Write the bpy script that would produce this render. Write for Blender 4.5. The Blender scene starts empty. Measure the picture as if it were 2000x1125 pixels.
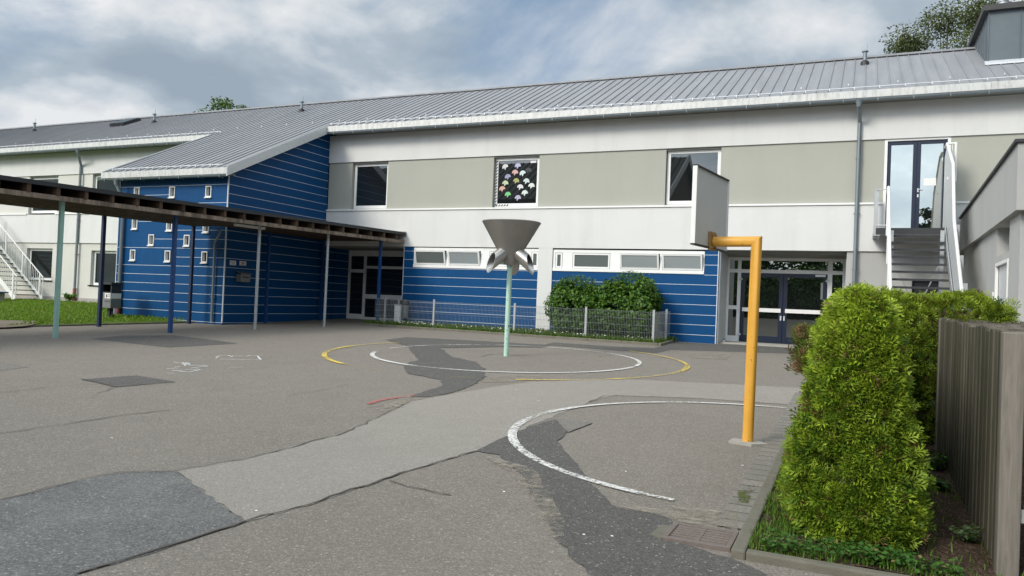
import bpy, math, random
import numpy as np
from mathutils import Vector, Matrix
random.seed(7); RNG = np.random.default_rng(7)
scene = bpy.context.scene
COL = scene.collection

# ------------------------------------------------------------------ camera
F = 1500.0; PITCH = .0164063; ROLL = .0413727; YAW = -.4213195; H = 1.7
_fw = np.array([math.sin(YAW)*math.cos(PITCH), math.cos(YAW)*math.cos(PITCH), math.sin(PITCH)])
_r0 = np.array([math.cos(YAW), -math.sin(YAW), 0]); _u0 = np.cross(_r0, _fw)
_r = math.cos(ROLL)*_r0 + math.sin(ROLL)*_u0; _u = -math.sin(ROLL)*_r0 + math.cos(ROLL)*_u0
cd = bpy.data.cameras.new('camera'); cam = bpy.data.objects.new('camera', cd); COL.objects.link(cam)
cd.sensor_width = 36; cd.lens = 36*F/2000; cd.clip_end = 3000; cd.clip_start = .05
m = Matrix.Identity(4)
for i in range(3):
    m[i][0] = _r[i]; m[i][1] = _u[i]; m[i][2] = -_fw[i]
m[2][3] = H
cam.matrix_world = m
scene.camera = cam

# ------------------------------------------------------------------ light
SUN_AZ = Vector((-.47, -.883)); SUN_EL = math.radians(33)
sd = Vector((SUN_AZ.x*math.cos(SUN_EL), SUN_AZ.y*math.cos(SUN_EL), math.sin(SUN_EL))).normalized()
sl = bpy.data.lights.new('sun', 'SUN'); sl.energy = 2.3; sl.angle = math.radians(18); sl.color = (1, .93, .82)
so = bpy.data.objects.new('sun', sl); COL.objects.link(so)
so.rotation_euler = sd.to_track_quat('Z', 'Y').to_euler()
W = bpy.data.worlds.new('World'); scene.world = W; W.use_nodes = True
def build_world():
    nt = W.node_tree; N = nt.nodes; L = nt.links
    for n in list(N): N.remove(n)
    def nd(t, **k):
        n = N.new(t)
        for a, b in k.items(): setattr(n, a, b)
        return n
    def math_(op, a, b=None, clamp=False):
        n = nd('ShaderNodeMath', operation=op); n.use_clamp = clamp
        for i, v in ((0, a), (1, b)):
            if v is None: continue
            if isinstance(v, (int, float)): n.inputs[i].default_value = v
            else: L.new(v, n.inputs[i])
        return n.outputs[0]
    out = nd('ShaderNodeOutputWorld'); bg = nd('ShaderNodeBackground'); bg.inputs[1].default_value = .1
    sky = nd('ShaderNodeTexSky', sky_type='NISHITA'); sky.sun_disc = False
    sky.sun_elevation = SUN_EL; sky.sun_rotation = math.atan2(SUN_AZ.x, SUN_AZ.y)
    sky.air_density = 1.0; sky.dust_density = 1.5
    tc = nd('ShaderNodeTexCoord'); sp = nd('ShaderNodeSeparateXYZ'); L.new(tc.outputs['Generated'], sp.inputs[0])
    zz = math_('ADD', math_('MAXIMUM', sp.outputs[2], 0.0), .34)
    cx = math_('DIVIDE', sp.outputs[0], zz); cy = math_('DIVIDE', sp.outputs[1], zz)
    cb = nd('ShaderNodeCombineXYZ'); L.new(cx, cb.inputs[0]); L.new(cy, cb.inputs[1]); cb.inputs[2].default_value = 3.7
    def noise(scale, det, rough, dist, off=0, lac=2.0):
        mp = nd('ShaderNodeMapping'); mp.inputs['Location'].default_value = (off, off*.7, off*.3)
        L.new(cb.outputs[0], mp.inputs[0])
        n = nd('ShaderNodeTexNoise'); n.inputs['Scale'].default_value = scale; n.inputs['Detail'].default_value = det
        n.inputs['Roughness'].default_value = rough; n.inputs['Distortion'].default_value = dist
        L.new(mp.outputs[0], n.inputs['Vector']); return n.outputs['Fac']
    def ramp(v, pts):
        r = nd('ShaderNodeValToRGB'); L.new(v, r.inputs[0]); e = r.color_ramp.elements
        while len(e) < len(pts): e.new(.5)
        for q, (p, c) in zip(e, pts): q.position = p; q.color = (c if len(c) == 4 else (*c, 1))
        return r.outputs[0]
    def mix(f, a, b):
        n = nd('ShaderNodeMix', data_type='RGBA'); L.new(f, n.inputs[0])
        for i, v in ((6, a), (7, b)):
            if isinstance(v, tuple): n.inputs[i].default_value = (*v, 1)
            else: L.new(v, n.inputs[i])
        return n.outputs[2]
    big = noise(1.15, 8, .58, .5, 2.3)
    cov = ramp(big, [(.31, (0, 0, 0)), (.45, (1, 1, 1))])
    shade = noise(3.0, 9, .52, .15, 4.1)
    ccol = ramp(shade, [(.34, (3.0, 3.65, 4.4)), (.46, (3.9, 4.6, 5.3)), (.53, (5.4, 5.9, 6.4)), (.62, (7.3, 7.45, 7.6))])
    # thinner, brighter cloud around the hidden sun
    dv = nd('ShaderNodeVectorMath', operation='DOT_PRODUCT'); L.new(tc.outputs['Generated'], dv.inputs[0]); dv.inputs[1].default_value = sd
    glow = math_('POWER', math_('MAXIMUM', dv.outputs['Value'], 0), 1.6)
    gl = math_('ADD', math_('MULTIPLY', glow, 2.9), 1.0)
    sc_ = nd('ShaderNodeVectorMath', operation='SCALE'); L.new(ccol, sc_.inputs[0]); L.new(gl, sc_.inputs[3])
    blue = nd('ShaderNodeMix', data_type='RGBA'); blue.inputs[0].default_value = .6
    L.new(sky.outputs[0], blue.inputs[6]); blue.inputs[7].default_value = (2.5, 3.7, 5.3, 1)
    c = mix(cov, blue.outputs[2], sc_.outputs[0])
    # bright band of thin cloud low over the horizon
    hz = ramp(sp.outputs[2], [(0.0, (1, 1, 1)), (.2, (0, 0, 0))])
    hf = math_('MULTIPLY', hz, .35)
    c = mix(hf, c, (5.2, 5.9, 6.7))
    L.new(c, bg.inputs[0]); L.new(bg.outputs[0], out.inputs[0])
build_world()
scene.view_settings.view_transform = 'Standard'; scene.view_settings.look = 'None'
scene.view_settings.exposure = 0.15; scene.view_settings.gamma = 1.0
scene.cycles.max_bounces = 6; scene.cycles.diffuse_bounces = 3; scene.cycles.glossy_bounces = 3
scene.cycles.transparent_max_bounces = 8; scene.cycles.use_denoising = True

# ------------------------------------------------------------------ survey helpers (pixel -> point on a known real plane)
GA, GB = -.0025, .0275
CAMP = np.array([0, 0, H])
def ray(x, y): return _fw + (x-1000)/F*_r - (y-562.5)/F*_u
def gp(x, y):
    d = ray(x, y); t = H/(GA*d[0]+GB*d[1]-d[2]); return CAMP + t*d
def gy(x, y, Y):
    d = ray(x, y); return CAMP + Y/d[1]*d
def gx(x, y, X):
    d = ray(x, y); return CAMP + X/d[0]*d
def G(x, y): return GA*min(max(x, -60), 40) + (GB*min(y, 32) if y > 0 else 1.15*min(1, max(0, (-y-1)/6)))

# ------------------------------------------------------------------ materials
MAT = {}
class NT:
    def __init__(s, name):
        s.m = bpy.data.materials.new(name); s.m.use_nodes = True; s.t = s.m.node_tree; s.N = s.t.nodes; s.L = s.t.links
        s.b = s.N['Principled BSDF']; s.tc = s.N.new('ShaderNodeTexCoord'); MAT[name] = s.m
    def nd(s, t, **k):
        n = s.N.new(t)
        for a, b in k.items(): setattr(n, a, b)
        return n
    def vec(s, scale=(1, 1, 1), loc=(0, 0, 0)):
        mp = s.nd('ShaderNodeMapping'); mp.inputs['Scale'].default_value = scale; mp.inputs['Location'].default_value = loc
        s.L.new(s.tc.outputs['Object'], mp.inputs[0]); return mp.outputs[0]
    def noise(s, scale, det=4, rough=.55, vec=None, dist=0):
        n = s.nd('ShaderNodeTexNoise'); n.inputs['Scale'].default_value = scale; n.inputs['Detail'].default_value = det
        n.inputs['Roughness'].default_value = rough; n.inputs['Distortion'].default_value = dist
        s.L.new(vec if vec is not None else s.tc.outputs['Object'], n.inputs['Vector']); return n.outputs['Fac']
    def vor(s, scale, vec=None, out='Color'):
        n = s.nd('ShaderNodeTexVoronoi'); n.inputs['Scale'].default_value = scale
        s.L.new(vec if vec is not None else s.tc.outputs['Object'], n.inputs['Vector']); return n.outputs[out]
    def ramp(s, v, a, b, c0=(0, 0, 0), c1=(1, 1, 1)):
        r = s.nd('ShaderNodeValToRGB'); s.L.new(v, r.inputs[0]); e = r.color_ramp.elements
        e[0].position = a; e[1].position = b; e[0].color = (*c0, 1); e[1].color = (*c1, 1); return r.outputs[0]
    def mix(s, f, a, b, blend='MIX'):
        n = s.nd('ShaderNodeMix', data_type='RGBA', blend_type=blend)
        for i, v in ((0, f), (6, a), (7, b)):
            if isinstance(v, (int, float)): n.inputs[i].default_value = v
            elif isinstance(v, tuple): n.inputs[i].default_value = (*v, 1)
            else: s.L.new(v, n.inputs[i])
        return n.outputs[2]
    def mul(s, a, k):
        n = s.nd('ShaderNodeMath', operation='MULTIPLY'); s.L.new(a, n.inputs[0])
        if isinstance(k, (int, float)): n.inputs[1].default_value = k
        else: s.L.new(k, n.inputs[1])
        return n.outputs[0]
    def col(s, c):
        if isinstance(c, tuple): s.b.inputs['Base Color'].default_value = (*c, 1)
        else: s.L.new(c, s.b.inputs['Base Color'])
    def set(s, rough=.6, metal=0, spec=None):
        s.b.inputs['Roughness'].default_value = rough; s.b.inputs['Metallic'].default_value = metal
        if spec is not None: s.b.inputs['Specular IOR Level'].default_value = spec
    def bump(s, h, strength=.3, dist=.01):
        n = s.nd('ShaderNodeBump'); n.inputs['Strength'].default_value = strength; n.inputs['Distance'].default_value = dist
        s.L.new(h, n.inputs['Height']); s.L.new(n.outputs[0], s.b.inputs['Normal'])

def asphalt(name, dark, light, speck, blotch=.3, spk=.36, edge=None):
    t = NT(name)
    base = t.mix(t.noise(.35, 6, .6), dark, light)
    med = t.ramp(t.noise(2.2, 5, .65, dist=.4), .35, .7)
    base = t.mix(t.mul(med, blotch), base, tuple(c*.72 for c in dark))
    stones = t.vor(84)
    sep = t.nd('ShaderNodeSeparateColor'); t.L.new(stones, sep.inputs[0])
    lum = t.ramp(sep.outputs[0], .25, 1.0)
    base = t.mix(t.mul(lum, spk), t.mix(spk*.45, base, (0.02, 0.02, 0.02)), speck)
    fine = t.noise(170, 2, .7)
    base = t.mix(.35, base, t.ramp(fine, .3, .7), 'OVERLAY')
    pale = t.ramp(sep.outputs[1], .975, .985)
    base = t.mix(t.mul(pale, .5), base, (.5, .47, .42))
    t.col(base); t.set(.88, 0, .3)
    t.bump(t.vor(84, out='Distance'), .5, .005)
    return t.m
asphalt('asphalt', (.186, .165, .137), (.240, .214, .180), (.40, .362, .31))
asphalt('asphalt_pale', (.268, .245, .210), (.318, .292, .253), (.47, .435, .38), .22, .32)
asphalt('asphalt_dark', (.082, .078, .071), (.112, .107, .098), (.22, .21, .19), .3, .4)
asphalt('asphalt_blue', (.112, .111, .106), (.205, .203, .194), (.36, .354, .335), .7, .36)
asphalt('asphalt_mid', (.165, .152, .132), (.21, .195, .17), (.36, .335, .295))
def plain(name, c, rough=.6, metal=0, var=.12, scale=4, bump=0, bscale=80, spec=None):
    t = NT(name); n = t.noise(scale, 5, .6)
    t.col(t.mix(n, tuple(v*(1-var) for v in c), tuple(min(1, v*(1+var)) for v in c))); t.set(rough, metal, spec)
    if bump: t.bump(t.noise(bscale, 3, .6), bump, .01)
    return t.m
def render_wall(name, c, stain, amt=.35):
    t = NT(name)
    big = t.noise(.7, 6, .62)
    base = t.mix(big, tuple(v*.93 for v in c), tuple(min(1, v*1.04) for v in c))
    streak = t.ramp(t.noise(1.6, 5, .65, t.vec((1, 1, .12))), .48, .78)
    base = t.mix(t.mul(streak, amt), base, stain)
    blot = t.ramp(t.noise(2.6, 6, .7, dist=.6), .6, .78)
    base = t.mix(t.mul(blot, .42), base, tuple(min(1, v*1.12) for v in c))
    spots = t.ramp(t.vor(1.3, out='Distance'), .02, .045, (1, 1, 1), (0, 0, 0))
    base = t.mix(t.mul(spots, .25), base, stain)
    t.col(base); t.set(.92, 0, .15); t.bump(t.noise(120, 3, .7), .35, .008); return t.m
render_wall('white_render', (.655, .655, .635), (.52, .52, .495), .45)
render_wall('grey_render', (.395, .395, .345), (.335, .335, .29), .35)
render_wall('cream_render', (.60, .59, .545), (.55, .54, .48), .3)
render_wall('annex_render', (.43, .43, .415), (.33, .33, .315), .5)
def cladding():
    t = NT('blue_cladding')
    n = t.noise(.9, 5, .6); base = t.mix(n, (.0004, .048, .150), (.0008, .065, .198))
    st = t.ramp(t.noise(5, 4, .6, t.vec((1, 1, .15))), .55, .8)
    base = t.mix(t.mul(st, .22), base, (.012, .10, .235)); t.col(base); t.set(.55, 0, .18); t.bump(t.noise(3, 2, .5), .06, .02)
cladding()
plain('white_joint', (.60, .64, .69), .5, var=.1)
plain('white_frame', (.78, .78, .76), .4, var=.05)
plain('white_paint', (.74, .74, .72), .45, var=.08)
plain('navy_frame', (.006, .012, .034), .35, var=.15)
plain('galvanised', (.40, .42, .43), .5, .45, .22, 9)
plain('steel_light', (.62, .64, .65), .45, .3, .15, 6)
plain('steel_dark', (.035, .037, .04), .6, .2, .2, 6)
plain('zinc_pipe', (.20, .235, .255), .5, .35, .15, 5)
plain('soffit', (.23, .23, .21), .8)
plain('dark_metal', (.03, .03, .032), .5, .2)
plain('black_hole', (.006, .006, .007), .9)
plain('red_pipe', (.19, .045, .035), .6, var=.2)
plain('concrete', (.34, .325, .29), .9, var=.25, scale=6, bump=.4)
plain('moss_concrete', (.155, .145, .112), .95, var=.4, scale=5, bump=.5)
plain('blue_post', (.006, .055, .20), .45, var=.2, scale=7)
plain('navy_post', (.005, .018, .065), .5, var=.2)
plain('rust_brown', (.115, .078, .068), .75, .2, .35, 25, .3)
plain('mount_paint', (.34, .20, .07), .7, .1, .35, 30)
plain('grate_iron', (.175, .142, .125), .8, .1, .3, 25, .3)
plain('bark', (.075, .055, .04), .95, var=.35, scale=12, bump=.5, bscale=30)
plain('chalk', (.62, .62, .61), .95)
plain('paper', (.75, .74, .72), .8, var=.06)
plain('paper_print', (.12, .11, .12), .8)
plain('dark_tile', (.05, .048, .047), .7, var=.3, scale=6)
plain('brick_brown', (.16, .10, .075), .9, var=.25)
plain('bin_grey', (.20, .205, .20), .5, .2, .2)
plain('bench_blue', (.012, .05, .16), .4)
plain('zinc_sheet', (.115, .14, .155), .55, .25, .16, 2.2)
plain('crack', (.085, .077, .066), .95)
plain('dust', (.36, .325, .27), .95, var=.25, scale=8)
def painted(name, c, flake, amt=(.60, .66), rough=.45, vscale=(1, 1, .4), sc=14):
    t = NT(name); w = t.ramp(t.noise(sc, 5, .7, t.vec(vscale)), *amt)
    base = t.mix(t.noise(5, 4, .6), tuple(v*.85 for v in c), tuple(min(1, v*1.1) for v in c))
    t.col(t.mix(w, base, flake)); t.set(rough, 0, .4); t.bump(w, -.2, .003)
painted('mint_paint', (.44, .64, .53), (.09, .11, .09), (.60, .635), .45, (1, 1, .5), 17)
painted('mint_post', (.30, .50, .44), (.20, .30, .28), (.62, .7))
painted('yellow_paint', (.72, .37, .055), (.16, .07, .025), (.625, .66), .4, (1, 1, .5), 11)
def marking(name, c, a, b, sc=26):
    t = NT(name); t.col(t.mix(t.noise(12, 4, .6), tuple(v*.8 for v in c), c)); t.set(.85, 0, .2)
    n = t.noise(sc, 6, .75); n2 = t.noise(1.1, 3, .5)
    s = t.nd('ShaderNodeMath', operation='ADD'); t.L.new(n, s.inputs[0]); t.L.new(t.mul(n2, .5), s.inputs[1])
    t.L.new(t.ramp(s.outputs[0], a, b), t.b.inputs['Alpha'])
marking('white_line', (.74, .73, .69), .64, .78)
marking('white_line_worn', (.74, .73, .69), .70, .80)
marking('yellow_line', (.72, .54, .12), .64, .80)
marking('yellow_line_worn', (.5, .40, .14), .78, .88)
marking('red_line', (.56, .13, .12), .68, .84)
marking('chalk_line', (.68, .68, .66), .58, .74, 40)
marking('dust_film', (.36, .32, .26), .68, 1.0, 9)
marking('moss_film', (.10, .12, .03), .74, .84, 14)
def roofmat():
    t = NT('roof_sheet')
    st = t.ramp(t.noise(2.2, 5, .62, t.vec((1.6, .18, .18))), .35, .75)
    base = t.mix(st, (.235, .242, .255), (.30, .308, .32))
    big = t.ramp(t.noise(.25, 4, .6), .4, .7); base = t.mix(t.mul(big, .25), base, (.235, .235, .24))
    t.col(base); t.set(.55, .1, .4)
roofmat()
def fascia():
    t = NT('fascia_metal')
    st = t.ramp(t.noise(7.5, 6, .75, t.vec((1, 1, .25))), .45, .66)
    n = t.ramp(t.noise(.8, 4, .6), .35, .65)
    base = t.mix(t.mul(st, .8), (.58, .58, .555), (.31, .31, .28)); base = t.mix(t.mul(n, .35), base, (.48, .49, .48))
    t.col(base); t.set(.5, .15, .4)
fascia()
def glass(name, tint, refl, rough=.01, diff=(.01, .012, .013)):
    t = NT(name); N = t.N
    d = t.nd('ShaderNodeBsdfDiffuse'); d.inputs[0].default_value = (*diff, 1)
    g = t.nd('ShaderNodeBsdfGlossy'); g.inputs['Color'].default_value = (*tint, 1); g.inputs['Roughness'].default_value = rough
    lw = t.nd('ShaderNodeLayerWeight'); lw.inputs[0].default_value = .3
    ad = t.nd('ShaderNodeMath', operation='MULTIPLY_ADD'); t.L.new(lw.outputs['Fresnel'], ad.inputs[0]); ad.inputs[1].default_value = .6; ad.inputs[2].default_value = refl
    mx = t.nd('ShaderNodeMixShader'); t.L.new(ad.outputs[0], mx.inputs[0]); t.L.new(d.outputs[0], mx.inputs[1]); t.L.new(g.outputs[0], mx.inputs[2])
    wav = t.noise(1.4, 2, .5); bp = t.nd('ShaderNodeBump'); bp.inputs['Strength'].default_value = .02; bp.inputs['Distance'].default_value = .02
    t.L.new(wav, bp.inputs['Height']); t.L.new(bp.outputs[0], g.inputs['Normal'])
    t.L.new(mx.outputs[0], N['Material Output'].inputs[0]); return t.m
glass('glass_dark', (.9, .95, .95), .10)
glass('glass_shade', (.85, .9, .88), .0, .01, (.012, .016, .014))
glass('glass_mirror', (.98, .98, .90), .56)
glass('glass_door', (.9, .95, .9), .34)
glass('glass_frosted', (.8, .85, .88), .12, .12, (.30, .33, .34))
glass('glass_frosted_dark', (.8, .85, .85), .08, .1, (.12, .14, .135))
def wood(name, c0, c1, green, gamt):
    t = NT(name)
    gr = t.noise(9, 6, .7, t.vec((6, 6, .35)), .6); base = t.mix(t.ramp(gr, .25, .75), c0, c1)
    pb = t.noise(7, 1, .5, t.vec((1, 1, 0.02))); base = t.mix(.35, base, t.ramp(pb, .35, .65), 'OVERLAY')
    mz = t.ramp(t.noise(1.4, 5, .6, t.vec((2, 2, .5))), .35, .75); base = t.mix(t.mul(mz, gamt), base, green)
    kn = t.ramp(t.vor(2.2, t.vec((1, 1, .6)), 'Distance'), .04, .10, (1, 1, 1), (0, 0, 0)); base = t.mix(t.mul(kn, .45), base, (.05, .04, .03))
    t.col(base); t.set(.9, 0, .15); t.bump(gr, .4, .006)
wood('fence_wood', (.062, .057, .043), (.138, .126, .098), (.036, .040, .018), .6)
wood('post_wood', (.105, .095, .08), (.205, .185, .16), (.10, .093, .072), .3)
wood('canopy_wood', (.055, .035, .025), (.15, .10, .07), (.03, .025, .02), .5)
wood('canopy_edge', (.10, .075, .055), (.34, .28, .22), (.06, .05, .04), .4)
def foliage(name, rough=.55, trans=.25):
    t = NT(name); a = t.nd('ShaderNodeVertexColor'); a.layer_name = 'Col'
    t.L.new(a.outputs[0], t.b.inputs['Base Color']); t.set(rough, 0, .25)
    tr = t.nd('ShaderNodeBsdfTranslucent'); t.L.new(a.outputs[0], tr.inputs[0])
    mx = t.nd('ShaderNodeMixShader'); mx.inputs[0].default_value = trans
    t.L.new(t.b.outputs[0], mx.inputs[1]); t.L.new(tr.outputs[0], mx.inputs[2]); t.L.new(mx.outputs[0], t.N['Material Output'].inputs[0])
foliage('leaves'); foliage('glossy_leaves', .4, .2); foliage('grass_blades', .6, .35)
def lawn():
    t = NT('lawn_soil'); n = t.noise(1.3, 6, .65); base = t.mix(n, (.06, .11, .012), (.12, .19, .022))
    base = t.mix(.4, base, t.ramp(t.noise(60, 3, .7), .3, .7), 'OVERLAY'); t.col(base); t.set(.9, 0, .2); t.bump(t.noise(70, 3, .7), .8, .03)
lawn()
def soil():
    t = NT('soil'); n = t.noise(3, 6, .7); base = t.mix(n, (.030, .020, .014), (.095, .065, .046))
    chips = t.vor(55, t.vec((1, .45, 1))); sp = t.nd('ShaderNodeSeparateColor'); t.L.new(chips, sp.inputs[0])
    base = t.mix(t.mul(t.ramp(sp.outputs[0], .5, 1), .6), base, (.16, .11, .08))
    gr = t.ramp(t.noise(1.6, 5, .65), .58, .72); base = t.mix(t.mul(gr, .5), base, (.05, .065, .02))
    t.col(base); t.set(.95, 0, .1); t.bump(t.vor(55, out='Distance'), .9, .02)
soil()
plain('gravel', (.17, .135, .10), .95, var=.4, scale=30, bump=.8, bscale=60)
def pavers():
    t = NT('pavers'); br = t.nd('ShaderNodeTexBrick'); br.offset = .5
    mp = t.nd('ShaderNodeMapping'); mp.inputs['Location'].default_value = (.87, 0, 0); t.L.new(t.tc.outputs['Object'], mp.inputs[0])
    t.L.new(mp.outputs[0], br.inputs['Vector'])
    br.inputs['Scale'].default_value = 1; br.inputs['Brick Width'].default_value = .40; br.inputs['Row Height'].default_value = .215; br.offset = 0
    br.inputs['Mortar Size'].default_value = .009; br.inputs['Color1'].default_value = (.24, .22, .19, 1); br.inputs['Color2'].default_value = (.19, .178, .155, 1)
    br.inputs['Mortar'].default_value = (.05, .05, .036, 1)
    base = t.mix(.35, br.outputs[0], t.ramp(t.noise(45, 4, .7), .3, .7), 'OVERLAY')
    base = t.mix(t.mul(t.ramp(t.noise(1.7, 5, .6), .5, .75), .55), base, (.20, .19, .16)); t.col(base); t.set(.92, 0, .2)
    t.bump(br.outputs['Fac'], -.5, .01)
pavers()

# ------------------------------------------------------------------ mesh builder and object helpers
ORG = {}
def props(o, label, cat, group=None, kind=None):
    if label: o['label'] = label
    if cat: o['category'] = cat
    if group: o['group'] = group
    if kind: o['kind'] = kind
    return o
def thing(name, label, cat, loc=(0, 0, 0), group=None):
    o = bpy.data.objects.new(name, None); COL.objects.link(o); o.location = loc; o.empty_display_size = .2
    ORG[o.name] = Vector(loc); return props(o, label, cat, group)
class MB:
    def __init__(s): s.v = []; s.f = []; s.m = []
    def add(s, vs, fs, mi=0):
        k = len(s.v); s.v += [tuple(map(float, v)) for v in vs]
        for f in fs: s.f.append([i+k for i in f]); s.m.append(mi)
        return s
    def box(s, x0, x1, y0, y1, z0, z1, mi=0):
        return s.add([(x0, y0, z0), (x1, y0, z0), (x1, y1, z0), (x0, y1, z0), (x0, y0, z1), (x1, y0, z1), (x1, y1, z1), (x0, y1, z1)],
                     [(0, 3, 2, 1), (4, 5, 6, 7), (0, 1, 5, 4), (1, 2, 6, 5), (2, 3, 7, 6), (3, 0, 4, 7)], mi)
    def bar(s, a, b, w, h, up=(0, 0, 1), mi=0):
        a = Vector(a); b = Vector(b); d = (b-a).normalized(); up = Vector(up)
        sx = d.cross(up)
        if sx.length < 1e-4: sx = d.cross(Vector((1, 0, 0)))
        sx.normalize(); uz = sx.cross(d).normalized()
        c = []
        for p in (a, b):
            for i, j in ((-1, -1), (1, -1), (1, 1), (-1, 1)): c.append(p + sx*(w/2*i) + uz*(h/2*j))
        return s.add(c, [(0, 1, 2, 3), (7, 6, 5, 4), (0, 4, 5, 1), (1, 5, 6, 2), (2, 6, 7, 3), (3, 7, 4, 0)], mi)
    def tube(s, pts, r, n=10, mi=0, caps=True):
        pts = [Vector(p) for p in pts]; rs = r if isinstance(r, (list, tuple)) else [r]*len(pts)
        ref = None; rings = []
        for i, p in enumerate(pts):
            if i == 0: d = pts[1]-p
            elif i == len(pts)-1: d = p-pts[-2]
            else: d = (pts[i+1]-p).normalized()+(p-pts[i-1]).normalized()
            d.normalize()
            if ref is None:
                ref = d.cross(Vector((0, 0, 1)))
                if ref.length < 1e-3: ref = Vector((1, 0, 0))
            ref = (ref - d*ref.dot(d)).normalized(); o = d.cross(ref)
            rings.append([p + (ref*math.cos(2*math.pi*k/n)+o*math.sin(2*math.pi*k/n))*rs[i] for k in range(n)])
        vs = [q for rg in rings for q in rg]; fs = []
        for i in range(len(pts)-1):
            for k in range(n): fs.append((i*n+k, i*n+(k+1) % n, (i+1)*n+(k+1) % n, (i+1)*n+k))
        if caps: fs += [tuple(range(n-1, -1, -1)), tuple((len(pts)-1)*n+k for k in range(n))]
        return s.add(vs, fs, mi)
    def lathe(s, prof, c, n=40, mi=0):
        vs = []; fs = []
        for r, z in prof:
            for k in range(n): a = 2*math.pi*k/n; vs.append((c[0]+r*math.cos(a), c[1]+r*math.sin(a), z))
        for i in range(len(prof)-1):
            for k in range(n): fs.append((i*n+k, i*n+(k+1) % n, (i+1)*n+(k+1) % n, (i+1)*n+k))
        return s.add(vs, fs, mi)
    def prism(s, poly, ext, mi=0):
        """poly: 3d points (planar), extruded by vector ext"""
        n = len(poly); e = Vector(ext); vs = [Vector(p) for p in poly] + [Vector(p)+e for p in poly]
        nrm = Vector((0, 0, 0))
        for i in range(n): nrm += Vector(poly[i]).cross(Vector(poly[(i+1) % n]))
        fl = nrm.dot(e) > 0
        a = tuple(range(n)); b = tuple(range(n, 2*n))
        fs = [a[::-1] if fl else a, b if fl else b[::-1]]
        for i in range(n):
            j = (i+1) % n; q = (i, j, n+j, n+i); fs.append(q if fl else q[::-1])
        return s.add(vs, fs, mi)
    def build(s, name, mats, parent=None, smooth=False, bevel=0):
        me = bpy.data.meshes.new(name); o = bpy.data.objects.new(name, me); COL.objects.link(o)
        org = Vector((0, 0, 0))
        if parent is not None: org = ORG[parent.name]; o.parent = parent; ORG[o.name] = org
        me.from_pydata([(a-org.x, b-org.y, c-org.z) for a, b, c in s.v], [], s.f)
        for mt in (mats if isinstance(mats, (list, tuple)) else [mats]): me.materials.append(MAT[mt])
        me.polygons.foreach_set('material_index', s.m)
        if smooth:
            me.polygons.foreach_set('use_smooth', [True]*len(s.f))
            try: me.set_sharp_from_angle(angle=math.radians(40))
            except Exception: pass
        me.update()
        if bevel:
            bv = o.modifiers.new('bevel', 'BEVEL'); bv.width = bevel; bv.segments = 2; bv.limit_method = 'ANGLE'
        return o
def struct(name, mb, mat, kind='structure', smooth=False):
    o = mb.build(name, mat, None, smooth); o['kind'] = kind; return o
def cloud(name, verts, quads, cols, mat, parent=None):
    """big leaf mesh: verts (n,3), quads (m,4), cols (n,3)"""
    me = bpy.data.meshes.new(name); o = bpy.data.objects.new(name, me); COL.objects.link(o)
    if parent is not None:
        verts = verts - np.array(ORG[parent.name]); o.parent = parent; ORG[o.name] = ORG[parent.name]
    n = len(verts); q = len(quads)
    me.vertices.add(n); me.vertices.foreach_set('co', verts.astype(np.float32).ravel())
    me.loops.add(q*4); me.loops.foreach_set('vertex_index', quads.astype(np.int32).ravel())
    me.polygons.add(q); me.polygons.foreach_set('loop_start', np.arange(0, q*4, 4, dtype=np.int32))
    me.update(calc_edges=True)
    at = me.color_attributes.new('Col', 'FLOAT_COLOR', 'POINT')
    at.data.foreach_set('color', np.c_[cols, np.ones(n)].astype(np.float32).ravel())
    me.materials.append(MAT[mat]); me.validate(); return o
def scatter(tv, tq, pos, xa, ya, za, scale, cols):
    """instances of a template (tv verts, tq quads) joined into one mesh"""
    n = len(pos); k = len(tv)
    P = pos[:, None, :] + scale[:, None, None]*(tv[None, :, 0, None]*xa[:, None, :] + tv[None, :, 1, None]*ya[:, None, :] + tv[None, :, 2, None]*za[:, None, :])
    Q = tq[None] + (np.arange(n)*k)[:, None, None]
    return P.reshape(-1, 3), Q.reshape(-1, 4), np.repeat(cols, k, 0)
def nrm(a): return a/np.maximum(np.linalg.norm(a, axis=1, keepdims=True), 1e-9)

# ------------------------------------------------------------------ ground
mb = MB(); xs = [-500, -60, -40, -20, 0, 20, 40, 500]; ys = [-500, -30, -7, -1, 0, 10, 20, 32, 800]
vs = [(x, y, G(x, y)) for y in ys for x in xs]; nx = len(xs)
mb.add(vs, [(j*nx+i, j*nx+i+1, (j+1)*nx+i+1, (j+1)*nx+i) for j in range(len(ys)-1) for i in range(nx-1)])
struct('ground', mb, 'asphalt')
def sheet(name, pts, lvl, mat, jag=0.04, step=.11):
    """flat patch on the sloping ground, lvl sheets of 4 mm up"""
    P = []
    n = len(pts)
    for i in range(n):
        a = np.array(pts[i][:2]); b = np.array(pts[(i+1) % n][:2]); L = np.linalg.norm(b-a); k = max(1, int(L/step))
        for j in range(k):
            p = a + (b-a)*j/k
            if jag and j: p = p + RNG.normal(0, jag*.4, 2)
            P.append(p)
    mb = MB(); mb.add([(p[0], p[1], G(p[0], p[1])+.004*lvl) for p in P], [tuple(range(len(P)))])
    import bmesh
    o = mb.build(name, mat); bm = bmesh.new(); bm.from_mesh(o.data); bmesh.ops.triangulate(bm, faces=bm.faces[:])
    for f in bm.faces:
        if f.normal.z < 0: f.normal_flip()
    bm.to_mesh(o.data); bm.free(); o['kind'] = 'structure'; return o
def px(*pts): return [gp(*p) for p in pts]
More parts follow.
